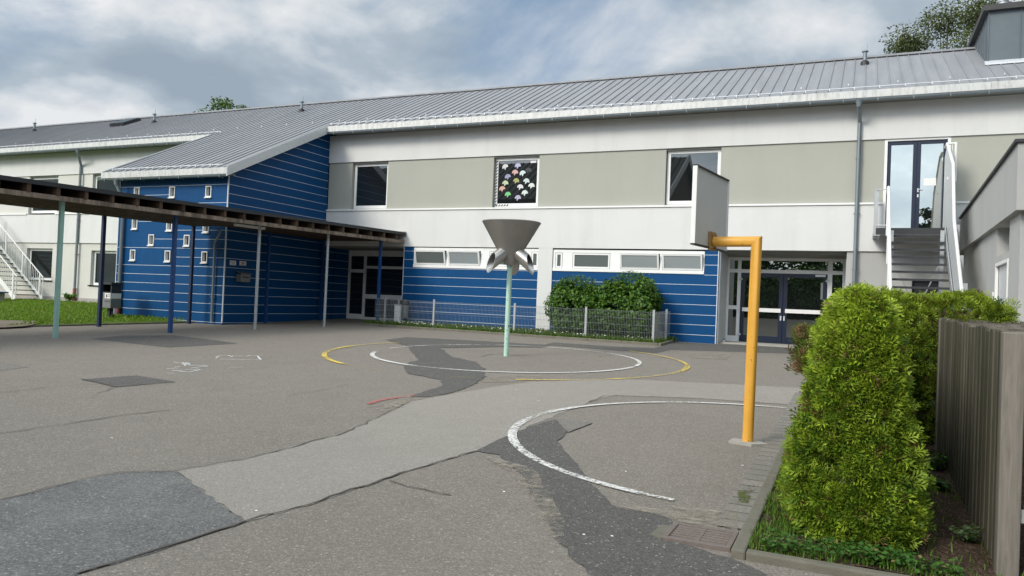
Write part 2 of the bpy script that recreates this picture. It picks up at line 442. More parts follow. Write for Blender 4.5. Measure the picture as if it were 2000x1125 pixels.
sheet('asphalt_patch', px((345, 921), (480, 897), (600, 866), (672, 848), (740, 815), (800, 785), (860, 774), (960, 757), (1040, 746), (1150, 742), (1230, 741), (1565, 758), (1640, 762), (1640, 797), (1565, 792), (1380, 779), (1200, 772), (1150, 786), (1005, 845), (930, 882), (800, 920), (730, 944), (600, 986), (480, 1020)), 1, 'asphalt_pale')
sheet('asphalt_patch', px((345, 921), (480, 1020), (330, 1070), (150, 1124), (-120, 1200), (-260, 1200), (-120, 1010), (0, 978), (60, 964), (160, 938), (235, 925)), 1, 'asphalt_blue')
sheet('asphalt_patch', px((752, 664), (795, 659), (860, 662), (985, 669), (1075, 674.5), (1060, 679), (985, 678), (860, 680), (882, 697), (930, 708), (948, 722), (945, 740), (920, 754), (885, 767), (835, 776), (800, 775), (862, 755), (862, 743), (830, 736), (795, 730), (790, 714), (802, 707), (818, 704), (806, 690), (795, 676)), 2, 'asphalt_dark')
sheet('asphalt_patch', px((930, 882), (1003, 845), (1060, 826), (1083, 820), (1112, 843), (1087, 862), (1130, 915), (1180, 970), (1210, 994), (1290, 1005), (1312, 1018), (1296, 1055), (1428, 1092), (1500, 1125), (1560, 1190), (1190, 1190), (1150, 1125), (1110, 1085), (1060, 1000), (1010, 920), (975, 889)), 2, 'asphalt_dark')
sheet('asphalt_patch', px((1083, 819), (1158, 827), (1110, 846)), 3, 'asphalt_mid', .01)
sheet('asphalt_patch', px((176, 662), (240, 655.5), (338, 655), (400, 662), (466, 671), (330, 679)), 1, 'asphalt_dark', .01)
sheet('asphalt_patch', px((160, 741), (268, 733.5), (342, 746), (228, 756)), 1, 'asphalt_dark', .02)
sheet('asphalt_patch', px((-60, 708), (0, 707), (55, 717), (0, 724), (-60, 728)), 1, 'asphalt_mid', .01)
sheet('asphalt_patch', px((1060, 674), (1130, 679), (1200, 684.5), (1282, 690), (1310, 683.5), (1425, 687), (1640, 694), (1640, 676), (1560, 674), (1400, 672.5), (1320, 668), (1276, 680), (1200, 677), (1080, 669)), 1, 'asphalt_dark', .02)
sheet('asphalt_patch', px((940, 737), (1000, 733), (1062, 735), (1050, 742), (985, 748), (935, 747)), 2, 'dust_film', .05, .12)
for q in (((1000, 905), (1045, 920), (1085, 990), (1110, 1060), (1085, 1060), (1040, 985), (1000, 925), (940, 890)),
          ((1200, 990), (1300, 1000), (1440, 1010), (1440, 1045), (1330, 1022), (1290, 1010)),
          ((730, 800), (800, 775), (860, 774), (800, 787), (745, 815)),
          ((1340, 690), (1430, 692), (1420, 703), (1350, 700))):
    sheet('dust_patch', px(*q), 3.1, 'dust_film', .04, .15)
sheet('dust_patch', px((1310, 990), (1440, 1005), (1440, 1022), (1325, 1002)), 3.4, 'dust_film', .04, .1)
sheet('moss_patch', px((1440, 965), (1475, 950), (1462, 985), (1440, 985)), 3.6, 'moss_film', .03, .08)
# cracks and seams
def ribbon(name, pts, w, lvl, mat, wob=.0, step=.2):
    P = []
    for i in range(len(pts)-1):
        a = np.array(pts[i][:2], float); b = np.array(pts[i+1][:2], float); k = max(1, int(np.linalg.norm(b-a)/step))
        for j in range(k): P.append(a+(b-a)*j/k)
    P.append(np.array(pts[-1][:2], float)); P = np.array(P)
    if wob: P[1:-1] += RNG.normal(0, wob, P[1:-1].shape)
    T = np.gradient(P, axis=0); T /= np.linalg.norm(T, axis=1, keepdims=True)+1e-9; Nn = np.c_[-T[:, 1], T[:, 0]]
    ww = w/2*(1+ (RNG.uniform(-.5, .5, len(P)) if wob else np.zeros(len(P))))
    Lp = P+Nn*ww[:, None]; Rp = P-Nn*ww[:, None]; mb = MB(); n = len(P)
    z = .004*lvl
    mb.add([(p[0], p[1], G(*p)+z) for p in Lp]+[(p[0], p[1], G(*p)+z) for p in Rp], [(n+i, n+i+1, i+1, i) for i in range(n-1)])
    o = mb.build(name, mat); o['kind'] = 'structure'; return o
for pts, w in ((((0, 847), (120, 830), (240, 812), (330, 802)), .02), (((0, 768), (90, 757), (190, 750)), .012), (((228, 756), (190, 769)), .015),
               (((345, 921), (480, 897), (600, 866), (672, 848), (740, 815), (800, 785)), .018), (((480, 1019), (600, 986), (730, 944), (800, 920), (930, 882)), .02),
               (((150, 1122), (330, 1069), (480, 1019)), .022), (((0, 978), (60, 964), (160, 938), (235, 925), (345, 921)), .014),
               (((760, 940), (820, 957), (880, 968)), .02), (((715, 797), (760, 793), (790, 797)), .015), (((160, 741), (228, 756.5), (342, 746.5)), .03),
               (((938, 697), (965, 692), (985, 691)), .02), (((1000, 693), (1040, 697)), .015), (((560, 775), (680, 752)), .01),
               (((1170, 697), (1195, 694)), .02), (((780, 705), (880, 700)), .01), (((1150, 786), (1180, 773), (1380, 780), (1565, 793)), .014),
               (((640, 660), (760, 650), (800, 648)), .01), (((430, 730), (480, 722), (560, 715)), .008), (((380, 770), (500, 748)), .008),
               (((1205, 692), (1290, 700), (1300, 697)), .018), (((600, 700), (700, 692), (800, 685)), .012), (((1110, 844), (1155, 828)), .015)):
    ribbon('asphalt_crack', px(*pts), w*.8, 2.6, 'crack', .014, .11)
# painted court lines
def arc(name, c, R, a0, a1, w, mat, lvl=3.6):
    n = max(6, int(abs(a1-a0)*R/.12))
    ribbon(name, [(c[0]+R*math.cos(a0+(a1-a0)*i/n), c[1]+R*math.sin(a0+(a1-a0)*i/n)) for i in range(n+1)], w, lvl, mat, 0, 5)
CC = (-7.05, 15.57)
def ang(c, p): q = gp(*p); return math.atan2(q[1]-c[1], q[0]-c[0])
r_ = math.radians
for a0, a1, w, mt in ((-160, -100, .10, 'white_line'), (-100, -62, .085, 'white_line'), (-62, -2, .10, 'white_line'), (1, 58, .085, 'white_line'), (60, 120, .075, 'white_line'), (120, 184, .075, 'white_line_worn')):
    arc('court_line', CC, 2.93, r_(a0), r_(a1), w, mt)
for a0, a1, w, mt in ((159, 185, .075, 'yellow_line'), (185, 213, .11, 'yellow_line'), (213, 242, .11, 'yellow_line'), (242, 260, .07, 'yellow_line_worn'), (275, 287, .06, 'yellow_line_worn'), (297, 343, .085, 'yellow_line'), (343, 374, .12, 'yellow_line'), (14, 62, .075, 'yellow_line'), (62, 105, .06, 'yellow_line_worn')):
    arc('court_line', CC, 3.93, r_(a0), r_(a1), w, mt)
AC = (-.84, 8.853)
a0 = ang(AC, (1535, 800)); a1 = ang(AC, (1307, 984.5)); a1 = a1+2*math.pi if a1 < a0 else a1
mid = ang(AC, (1020, 868)); mid = mid+2*math.pi if mid < a0 else mid
arc('court_line', AC, 2.785, a0, a0+(mid-a0)*.55, .075, 'white_line')
arc('court_line', AC, 2.785, a0+(mid-a0)*.55, mid, .10, 'white_line')
arc('court_line', AC, 2.785, mid, mid+(a1-mid)*.6, .09, 'white_line_worn')
arc('court_line', AC, 2.785, mid+(a1-mid)*.58, mid+(a1-mid)*.88, .085, 'white_line'); arc('court_line', AC, 2.785, mid+(a1-mid)*.88, a1, .06, 'white_line_worn')
ribbon('red_line', px((718, 790), (742, 783), (775, 777.5), (810, 773.5)), 0.085, 3, 'red_line', .004)
# chalk scribbles
for s in (((422, 696.5), (424, 699), (421, 700.5)), ((424, 698.5), (428, 695.5), (440, 694.5), (448, 695), (453, 698), (456, 695.5), (470, 696), (482, 696.5), (487, 695.2), (503, 695.2), (509, 703.5)), ((430, 702), (505, 703.5))):
    ribbon('chalk_drawing', px(*s), .035, 2, 'chalk_line', .01, .1)
for s in (((338, 707.5), (352, 709.5), (368, 709)), ((356, 711), (362, 716), (380, 714), (384, 713)), ((356, 708.5), (362, 713), (360, 708.5), (366, 713), (364, 708.5), (370, 713)), ((340, 718.5), (352, 716.5)), ((372, 720), (392, 717), (407, 716)),
          ((336, 724), (358, 726.5), (368, 727), (384, 725), (391, 722)), ((362, 722.5), (376, 723), (386, 721)), ((326, 721), (348, 720.5)), ((385, 714.5), (405, 714.5))):
    ribbon('chalk_drawing', px(*s), .04, 2, 'chalk_line', .012, .1)
for s in (((447, 718), (475, 717.5)), ((326, 729), (342, 730.5))):
    ribbon('chalk_drawing', px(*s), .025, 2, 'chalk_line', .01, .1)

# little pale specks of litter on the asphalt
mb = MB()
for p in ((1309, 1044), (984, 963), (1052, 784), (1007, 763), (500, 1000), (218, 857), (1140, 1047), (1222, 923), (1195, 1050), (1450, 911), (566, 640), (1010, 870)):
    q = gp(*p); mb.add([(q[0]+.013*math.cos(a), q[1]+.010*math.sin(a), G(q[0], q[1])+.010+.003*(a % 2)) for a in (0, 1.4, 2.7, 4.4)], [(0, 1, 2, 3)])
o = mb.build('litter', 'paper'); o['kind'] = 'stuff'

# ------------------------------------------------------------------ planted bed, kerbs, lawn
KX = -.67
def slab_strip(mb, x0, x1, y0, y1, z0, z1, seg=1.0, axis='y', gap=.006):
    a, b = (y0, y1) if axis == 'y' else (x0, x1); n = max(1, round((b-a)/seg))
    for i in range(n):
        p = a+(b-a)*i/n; q = a+(b-a)*(i+1)/n-gap; j = random.uniform(-.006, .006)
        X0, X1, Y0, Y1 = (x0, x1, p, q) if axis == 'y' else (p, q, y0, y1)
        zs = [G(x, y) for x, y in ((X0, Y0), (X1, Y0), (X1, Y1), (X0, Y1))]
        mb.add([(X0, Y0, zs[0]+z0), (X1, Y0, zs[1]+z0), (X1, Y1, zs[2]+z0), (X0, Y1, zs[3]+z0), (X0, Y0, zs[0]+z1+j), (X1, Y0, zs[1]+z1+j), (X1, Y1, zs[2]+z1+j), (X0, Y1, zs[3]+z1+j)],
               [(0, 3, 2, 1), (4, 5, 6, 7), (0, 1, 5, 4), (1, 2, 6, 5), (2, 3, 7, 6), (3, 0, 4, 7)])
mb = MB(); slab_strip(mb, KX, KX+.09, 5.02, 13.5, -.1, .06); slab_strip(mb, KX+.092, 6, 5.02, 5.10, -.1, .06, 1.0, 'x')
o = mb.build('kerb', 'moss_concrete', bevel=.012); o['kind'] = 'structure'
sheet('paver_strip', [(KX-.19, 5.62), (KX-.003, 5.62), (KX-.003, 13.5), (KX-.19, 13.5)], 3, 'pavers', 0)
mb = MB(); n = 40
bx = np.linspace(KX+.09, 6, 30); by = np.linspace(5.10, 13.5, 40)
hh = lambda x, y: G(x, y)+.035+.025*math.sin(x*5+y*2)*math.cos(y*3.1)*(1 if x > KX+.2 else 0)
mb.add([(x, y, hh(x, y)) for y in by for x in bx], [(j*30+i, j*30+i+1, (j+1)*30+i+1, (j+1)*30+i) for j in range(39) for i in range(29)])
struct('soil_bed', mb, 'soil', smooth=True)
# strip of grass between court and facade
FX0, FX1, FYR, FYL = -5.15, -15.3, 21.72, 22.28
def fy(x): return FYR+(FYL-FYR)*(x-FX0)/(FX1-FX0)
mb = MB()
for i in range(10):
    xa = FX1-.3+(FX0+.12-FX1+.3)*i/10; xb = FX1-.3+(FX0+.12-FX1+.3)*(i+1)/10-.006
    q = [(xa, fy(xa)-.34), (xb, fy(xb)-.34), (xb, fy(xb)-.26), (xa, fy(xa)-.26)]
    mb.add([(x, y, G(x, y)-.1) for x, y in q]+[(x, y, G(x, y)+.075) for x, y in q], [(0, 3, 2, 1), (4, 5, 6, 7), (0, 1, 5, 4), (1, 2, 6, 5), (2, 3, 7, 6), (3, 0, 4, 7)])
slab_strip(mb, FX0+.125, FX0+.205, fy(FX0)-.33, 23.5, -.1, .075)
o = mb.build('kerb', 'moss_concrete', bevel=.01); o['kind'] = 'structure'
mb = MB(); pts = [(FX1-.3, fy(FX1)-.26), (FX0+.125, fy(FX0)-.26), (FX0+.125, 23.6), (FX1-.3, 23.6)]
mb.add([(x, y, G(x, y)+.05) for x, y in pts], [(0, 1, 2, 3)]); struct('grass_strip', mb, 'lawn_soil')
# left lawn
def LZ(x, y): return G(x, y)+.03+.11*min(max((y-12.5)/9, 0), 1)
def lx(y): return min(-20.8+(y-13.15)*.24, -19.0)
mb = MB(); ly = np.linspace(4, 23.6, 26); lt = np.linspace(0, 1, 16)
mb.add([(lx(y)*(1-t)+(-60)*t, y, LZ(lx(y)*(1-t)-60*t, y) if t > 0 else G(lx(y), y)+.03) for y in ly for t in lt], [(j*16+i+1, j*16+i, (j+1)*16+i, (j+1)*16+i+1) for j in range(25) for i in range(15)])
struct('lawn', mb, 'lawn_soil', smooth=True)
mb = MB()
for i in range(16):
    ya = 6+i*.86; yb = ya+.85; q = [(lx(ya), ya), (lx(ya)+.07, ya), (lx(yb)+.07, yb), (lx(yb), yb)]
    mb.add([(x, y, G(x, y)-.05) for x, y in q]+[(x, y, G(x, y)+.045) for x, y in q], [(0, 3, 2, 1), (4, 5, 6, 7), (0, 1, 5, 4), (1, 2, 6, 5), (2, 3, 7, 6), (3, 0, 4, 7)])
o = mb.build('kerb', 'moss_concrete'); o['kind'] = 'structure'
mb = MB(); P = []
for k in range(28):
    a = 2*math.pi*k/28; P.append((-22.3+1.75*math.cos(a)*(1+.12*math.sin(3*a)+.05*math.sin(7*a))+.5*math.sin(a), 12.4+2.3*math.sin(a)*(1+.08*math.sin(5*a))))
mb.add([(x, y, max(LZ(x, y), G(x, y)+.03)+.012) for x, y in P], [tuple(range(28))])
struct('gravel_patch', mb, 'gravel' if 'gravel' in MAT else 'soil')
# paved strip along the left facade
mb = MB(); mb.box(-60, -23.3, 22.95, 23.52, .6, .885); struct('pavement', mb, 'concrete')

def blades(name, pts, h0, h1, cols, wid=.006, lean=.5):
    n = len(pts); a = RNG.uniform(0, 2*np.pi, n); h = RNG.uniform(h0, h1, n); l = RNG.uniform(0, lean, n)*h
    d = np.c_[np.cos(a), np.sin(a), np.zeros(n)]; s = np.c_[-np.sin(a), np.cos(a), np.zeros(n)]
    w = wid*RNG.uniform(.7, 1.4, n)
    b0 = pts-s*w[:, None]; b1 = pts+s*w[:, None]
    mid_ = pts+d*(l*.4)[:, None]; mid_[:, 2] += h*.6; tip = pts+d*l[:, None]; tip[:, 2] += h
    V = np.stack([b0, b1, mid_+s*(w*.7)[:, None], mid_-s*(w*.7)[:, None], tip+s*(w*.1)[:, None], tip-s*(w*.1)[:, None]], 1).reshape(-1, 3)
    k = np.arange(n)*6; Q = np.concatenate([np.stack([k, k+1, k+2, k+3], 1), np.stack([k+3, k+2, k+4, k+5], 1)])
    o = cloud(name, V, Q, np.repeat(cols, 6, 0), 'grass_blades'); o['kind'] = 'stuff'; return o
def gcol(n, a=(.05, .11, .012), b=(.12, .19, .03)):
    t = RNG.uniform(0, 1, (n, 1)); c = np.array(a)*(1-t)+np.array(b)*t
    dry = RNG.uniform(0, 1, n) < .06; c[dry] = (.22, .19, .08); return c
n = 26000; x = RNG.uniform(-34, -19.6, n); y = RNG.uniform(11, 23.2, n); k = (x < np.array([lx(v) for v in y])-.05) & ~((x > -23.2) & (y > 18.45)) & ~((((x+22.3)/1.6)**2+((y-12.4)/2.1)**2) < 1)
x, y = x[k], y[k]; blades('lawn_grass', np.c_[x, y, [LZ(a, b) for a, b in zip(x, y)]], .03, .075, gcol(len(x), (.10, .19, .012), (.19, .31, .025)), .016)
n = 16000; x = RNG.uniform(FX1-.25, FX0+.1, n); y = RNG.uniform(21.4, 23.5, n); k = y > np.array([fy(v) for v in x])-.25
x, y = x[k], y[k]; blades('strip_grass', np.c_[x, y, [G(a, b)+.05 for a, b in zip(x, y)]], .05, .15, gcol(len(x)), .009)
n = 15000; x = RNG.uniform(KX+.08, .95, n); y = RNG.uniform(5.1, 8.0, n)
dens = np.where(y < 5.4, 1.0, .75)*np.where(x < -.30, 1, np.where(y < 5.32, .55, np.where(x > .55, .10, .25)))
dens *= .35+.9*(np.sin(x*9+1)*np.cos(y*7) > -.35); k = RNG.uniform(0, 1, n) < dens
x, y = x[k], y[k]; blades('bed_grass', np.c_[x, y, [hh(a, b) for a, b in zip(x, y)]], 0.018, .06, gcol(len(x), (.05, .13, .012), (.15, .24, .03)), .004, .9)
# clover and low weeds at the foot of the hedge
t_leaf = np.array([(0, 0, 0), (.5, -.42, .06), (1, 0, -.05), (.5, .42, .06)]); q_leaf = np.array([(0, 1, 2, 3)])
def leafset(pos, nor, size, cols, jitter=.5):
    n = len(pos); za = nrm(nor+RNG.normal(0, jitter, (n, 3))); rd = RNG.normal(0, 1, (n, 3)); xa = nrm(rd-za*(rd*za).sum(1, keepdims=True)); ya = np.cross(za, xa)
    return scatter(t_leaf, q_leaf, pos, xa, ya, za, size, cols)
n = 2000; x = RNG.uniform(-.5, .62, n); y = 5.12+np.abs(RNG.normal(0, .14, n)); k = RNG.uniform(0, 1, n) < np.where(x > -.25, 1, .4)*(.25+(np.sin(x*11)+np.cos(y*13) > -.2)); x, y = x[k], y[k]; n = len(x)
V, Q, C_ = leafset(np.c_[x, y, np.array([hh(a, b) for a, b in zip(x, y)])+RNG.uniform(.01, .09, n)], np.tile((0, 0, 1.), (n, 1)), RNG.uniform(.018, .042, n), gcol(n, (.03, .10, .015), (.08, .17, .03)), .35)
o = cloud('ground_cover', V, Q, C_, 'leaves'); o['kind'] = 'stuff'
# daisies and clover heads in the far grass strip
n = 150; x = np.r_[RNG.uniform(-15, -12.5, 70), RNG.uniform(-12.5, -5.4, 80)]; y = np.array([fy(v) for v in x])+RNG.uniform(-.2, .9, n)
V, Q, C_ = leafset(np.c_[x, y, [G(a, b)+.17 for a, b in zip(x, y)]], np.tile((0, -.6, 1.), (n, 1)), RNG.uniform(.03, .06, n), np.tile((.75, .75, .66), (n, 1)), .2)
o = cloud('daisies', V, Q, C_, 'leaves'); o['kind'] = 'stuff'
# ------------------------------------------------------------------ school building
Y0 = 23.54
school = thing('school_building', 'long two-storey school with grey metal roof, white and grey render bands and blue clad wing', 'school building', (-10, Y0, .7))
ZL1, ZL2, ZL3 = 3.48, 4.80, 6.60      # white band foot, ledge, head of the grey band
XL, XR = -60, 9.0                    # ends
WX0, WX1, WY = -23.2, -18.31, 18.5   # wing
RX0, RX1, RYB = -3.79, -.27, 25.1    # right entrance recess
LX0, LX1 = -18.31, -14.84            # left entrance recess
def eave(y): return 7.8+.49*(y-22.9)
# openings in the grey band: (x0, x1, z0)
UP = [(-35.6, -33.6, 4.87), (-31.3, -29.3, 4.87), (-17.25, -15.68, 4.87), (-11.42, -9.74, 4.87), (-5.50, -3.83, 4.87), (.60, 2.20, 4.05)]
w = MB()                              # white bands
w.box(XL, WX0-.5, Y0-.05, Y0+.3, ZL3, 7.62); w.box(-18.31, XR, Y0-.05, Y0+.3, ZL3, 7.62)
for a, b in ((XL, -23.2), (-18.36, .60), (2.20, XR)): w.box(a, b, Y0-.06, Y0+.3, ZL1, ZL2-.02)
w.box(.60, 2.20, Y0-.06, Y0+.3, ZL1, 4.03)
w.box(-9.62, -9.12, Y0-.055, Y0+.3, .3, ZL1)
o = w.build('white_band_wall', 'white_render', school)
w = MB()
for x0, x1, lo in ((XL, -23.2, 0), (-18.31, XR, 1)):
    ops = [u for u in UP if x0 < u[0] < x1]; c = x0
    w = MB()
    for a, b, z in ops: (w.box(c, a, Y0, Y0+.3, ZL2, ZL3-.002)); c = b
    w.box(c, x1, Y0, Y0+.3, ZL2, ZL3-.002); w.build('upper_wall', ('cream_render', 'grey_render')[lo], school)
w = MB()
for a, b in ((XL, UP[0][0]), (UP[0][1], UP[1][0]), (UP[1][1], -23.2), (-18.4, .60), (2.20, XR)): w.box(a, b, Y0-.10, Y0-.002, ZL2-.018, ZL2+.035)
w.build('ledge', 'white_frame', school)
# ground-floor walls
w = MB()
LWIN = [(-35.55, -33.75, 1.75, 3.22), (-31.15, -28.9, 1.62, 3.16)]
c = XL
for a, b, z0, z1 in LWIN:
    w.box(c, a, Y0, Y0+.3, .5, ZL1-.002); w.box(a, b, Y0, Y0+.3, .5, z0); w.box(a, b, Y0, Y0+.3, z1, ZL1-.002); c = b
w.box(c, -23.2, Y0, Y0+.3, .5, ZL1-.002)
w.build('lower_wall', 'cream_render', school)
w = MB(); w.box(XL, -23.2, Y0-.03, Y0-.001, .5, 1.02); w.build('plinth', 'concrete', school)
w = MB(); DX0, DX1 = 1.38, 2.12
w.box(RX1, DX0, Y0, Y0+.25, .3, ZL1-.002); w.box(DX1, XR, Y0, Y0+.25, .3, ZL1-.002); w.box(DX0, DX1, Y0, Y0+.25, 2.72, ZL1-.002)
w.box(RX1-.02, RX1+.2, Y0+.25, RYB, .3, ZL1-.002)
w.build('grey_lower_wall', 'annex_render', school)
w = MB(); w.box(DX0, DX1, Y0+.12, Y0+.16, .3, 2.72); w.build('stair_door', 'steel_dark', school)
# dark interior so that the house is closed
# leave the recesses open
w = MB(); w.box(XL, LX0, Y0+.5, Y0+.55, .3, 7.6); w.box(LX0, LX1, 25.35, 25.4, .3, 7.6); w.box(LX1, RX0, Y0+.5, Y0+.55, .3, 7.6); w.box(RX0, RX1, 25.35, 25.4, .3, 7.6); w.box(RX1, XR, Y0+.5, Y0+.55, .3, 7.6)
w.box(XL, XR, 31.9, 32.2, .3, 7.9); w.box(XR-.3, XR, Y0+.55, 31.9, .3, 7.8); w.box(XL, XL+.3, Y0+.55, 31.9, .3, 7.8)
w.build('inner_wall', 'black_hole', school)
w = MB(); w.box(LX0, LX1, Y0+.0, 25.3, ZL1-.06, ZL1-.003); w.build('recess_ceiling', 'soffit', school); w = MB(); w.box(RX0, RX1, Y0+.25, 25.3, ZL1-.05, ZL1-.003); w.build('recess_ceiling', 'soffit', school)
# ---- blue cladding of the ground floor with its white joints
def clad_panel(cl, jt, x0, x1, z0, z1, Y, zs, th=.05):
    cl.box(x0, x1, Y, Y+th, z0, z1)
    for z in zs:
        if z0+.03 < z < z1-.02: jt.box(x0, x1, Y-.006, Y-.0005, z-.0065, z+.0065)
fz = [.895+.303*k for k in range(9)]
cl, jt = MB(), MB()
RZL, RZR = gy(807, 522, Y0)[2], gy(1375, 536, Y0)[2]; RBL, RBR = gy(808, 505, Y0)[0], gy(1377, 505, Y0)[0]     # ends of the window ribbons
clad_panel(cl, jt, LX1, RBL, .4, ZL1-.003, Y0-.02, fz); clad_panel(cl, jt, RBL, -9.622, .4, RZL, Y0-.02, fz)
jt.box(LX1-.012, LX1+.02, Y0-.03, Y0-.0265, .62, ZL1-.004); jt.box(LX1-.012, LX1-.005, Y0-.03, Y0+.02, .62, ZL1-.004)
cl.box(RBL, -9.622, Y0+.2, Y0+.3, RZL, ZL1-.003); cl.box(LX1-.004, LX1+.05, Y0+.03, RYB, .4, ZL1-.003)
jo = jt; co = cl.build('blue_cladding', 'blue_cladding', school); jo.build('cladding_joint', 'white_joint', co); cl, jt = MB(), MB()
clad_panel(cl, jt, -9.118, RBR, .4, RZR, Y0-.02, fz); clad_panel(cl, jt, RBR, RX0, .4, ZL1-.003, Y0-.02, fz)
cl.box(-9.118, RBR, Y0+.2, Y0+.3, RZR, ZL1-.003)
jt.box(RX0-.02, RX0+.012, Y0-.03, Y0-.0265, .66, ZL1-.004)
# returns into the recesses
jt.box(RX0+.004, RX0+.012, Y0-.03, Y0+.02, .62, ZL1-.004)
co = cl.build('blue_cladding', 'blue_cladding', school); jt.build('cladding_joint', 'white_joint', co); cl, jt = MB(), MB()
# ---- wing: front and side cladding
wz = [.32+.2945*k for k in range(26)]
WIN = []                               # square peep windows of the wing (x, z)
for (x_, y_) in ((408, 374), (337, 375), (268, 376), (264, 437), (331.5, 440), (403, 443), (296, 468.5), (365.5, 469.5), (260, 498), (328, 500), (400, 502)):
    q = gy(x_, y_, WY); WIN.append((q[0], q[2]))
zt = eave(WY)-.14
front = MB(); xs_ = sorted({WX0, WX1} | {x-.11 for x, z in WIN} | {x+.11 for x, z in WIN}); zs_ = sorted({.3, zt} | {z-.165 for x, z in WIN} | {z+.165 for x, z in WIN})
for i in range(len(xs_)-1):
    run = None
    for k in range(len(zs_)-1):
        cxm, czm = (xs_[i]+xs_[i+1])/2, (zs_[k]+zs_[k+1])/2
        hole = any(abs(cxm-x) < .11 and abs(czm-z) < .165 for x, z in WIN)
        if hole:
            if run is not None: cl.box(xs_[i], xs_[i+1], WY, WY+.12, run, zs_[k]); run = None
        elif run is None: run = zs_[k]
    if run is not None: cl.box(xs_[i], xs_[i+1], WY, WY+.12, run, zt)
for z in wz:
    if z > zt-.03 or z < .6: continue
    segs = [(WX0, WX1)]
    for x, zc in WIN:
        if abs(z-zc) < .18:
            segs = [t for a, b in segs for t in ((a, x-.127), (x+.127, b)) if t[1]-t[0] > .01 and t[0] >= a-.001 and t[1] <= b+.001]
    for a, b in segs: jt.box(a, b, WY-.006, WY-.0005, z-.0065, z+.0065)
# gable side (faces the court), follows the roof
def side_poly(y0, y1, zf): return [(WX1, y0, zf), (WX1, y1, zf), (WX1, y1, eave(y1)-.13), (WX1, y0, eave(y0)-.13)]
cl.prism(side_poly(WY+.001, Y0-.052, .3), (-.1, 0, 0))
for z in wz:
    if z < .6: continue
    ys_ = max(WY, 22.9+(z+.14-7.8)/.49)
    if ys_ < Y0-.1: jt.box(WX1+.0005, WX1+.006, ys_, Y0-.055, z-.0065, z+.0065)
cl.box(WX1-.1, WX1, Y0-.04, RYB, .3, ZL1-.06)
for z in wz:
    if .6 < z < ZL1-.1: jt.box(WX1+.0005, WX1+.006, Y0-.04, RYB, z-.0065, z+.0065)
jt.box(WX1-.02, WX1+.014, WY-.014, WY+.02, .62, eave(WY)-.15)        # corner profile
jt.box(WX0-.012, WX0+.014, WY-.012, WY+.02, .66, zt)
cl.prism([(WX0, WY+.121, .3), (WX0, Y0, .3), (WX0, Y0, eave(Y0)-.13), (WX0, WY+.121, eave(WY)-.13)], (.1, 0, 0))
co = cl.build('blue_cladding', 'blue_cladding', school); jt.build('cladding_joint', 'white_joint', co)
w = MB(); w.box(WX0+.1, WX1-.1, WY+.3, WY+.35, .3, zt); w.build('wing_inner_wall', 'black_hole', school)
w = MB(); w.box(RX0+.013, RX0+.05, Y0+.05, RYB, .4, ZL1-.06); w.build('recess_panel', 'steel_light', school)
# ---- roof
roof = MB(); th = .10
def slope(x0, x1, y0, y1, up=0): return [(x0, y0, eave(y0)+up), (x1, y0, eave(y0)+up), (x1, y1, eave(y1)+up), (x0, y1, eave(y1)+up)]
RY = 27.8; EY = 22.9; WEY = 18.12; VX0, VX1 = -23.62, -18.02
roof.prism(slope(XL, XR, EY, RY), (0, 0, -th)); roof.prism(slope(VX0, VX1, WEY, EY-.001), (0, 0, -th))
bk = [(XL, RY, eave(RY)), (XR, RY, eave(RY)), (XR, 32.7, eave(22.9)), (XL, 32.7, eave(22.9))]; roof.prism(bk, (0, 0, -th))
x = XL+.1
while x < XR:
    y0 = EY if not (VX0 < x < VX1) else WEY
    roof.bar((x, y0+.01, eave(y0+.01)+.012), (x, RY, eave(RY)+.012), .024, .036); x += .3155
roof.bar((XL, RY, eave(RY)+.045), (XR, RY, eave(RY)+.045), .16, .06)
rf = roof.build('roof', 'roof_sheet', school)
# verge trims of the wing roof, underside
tr = MB()
tr.prism([(VX1, WEY-.03, eave(WEY)-.24), (VX1, EY+.35, eave(EY+.35)-.24), (VX1, EY+.35, eave(EY+.35)+.07), (VX1, WEY-.03, eave(WEY)+.07)], (.035, 0, 0))
tr.build('verge_trim', 'steel_light', school); tr = MB()
tr.prism([(VX0, WEY-.03, eave(WEY)-.18), (VX0, EY-.1, eave(EY-.1)-.18), (VX0, EY-.1, eave(EY-.1)+.06), (VX0, WEY-.03, eave(WEY)+.06)], (-.03, 0, 0))
tr.build('verge_trim', 'steel_light', school)
def fasc(x0, x1, y, z):
    fa = MB(); n = max(1, round((x1-x0)/3.0))
    for i in range(n): a = x0+(x1-x0)*i/n; b = x0+(x1-x0)*(i+1)/n-.008; fa.box(a, b, y-.035, y-.005, z-.17, z+.035)
    fa.build('fascia', 'fascia_metal', school)
fasc(XL, VX0-.04, EY, eave(EY)); fasc(VX1+.04, XR, EY, eave(EY)); fasc(VX0-.03, VX1+.03, WEY, eave(WEY))
for q_ in ((XL, VX0-.04, EY+.14, Y0-.05, eave(EY)-.17, eave(EY)-.14), (VX1+.04, XR, EY+.14, Y0-.05, eave(EY)-.17, eave(EY)-.14), (VX0+.01, VX1-.01, WEY+.14, WY-.001, eave(WEY)-.17, eave(WEY)-.14)):
    sf = MB(); sf.box(*q_); sf.build('soffit', 'soffit', school)
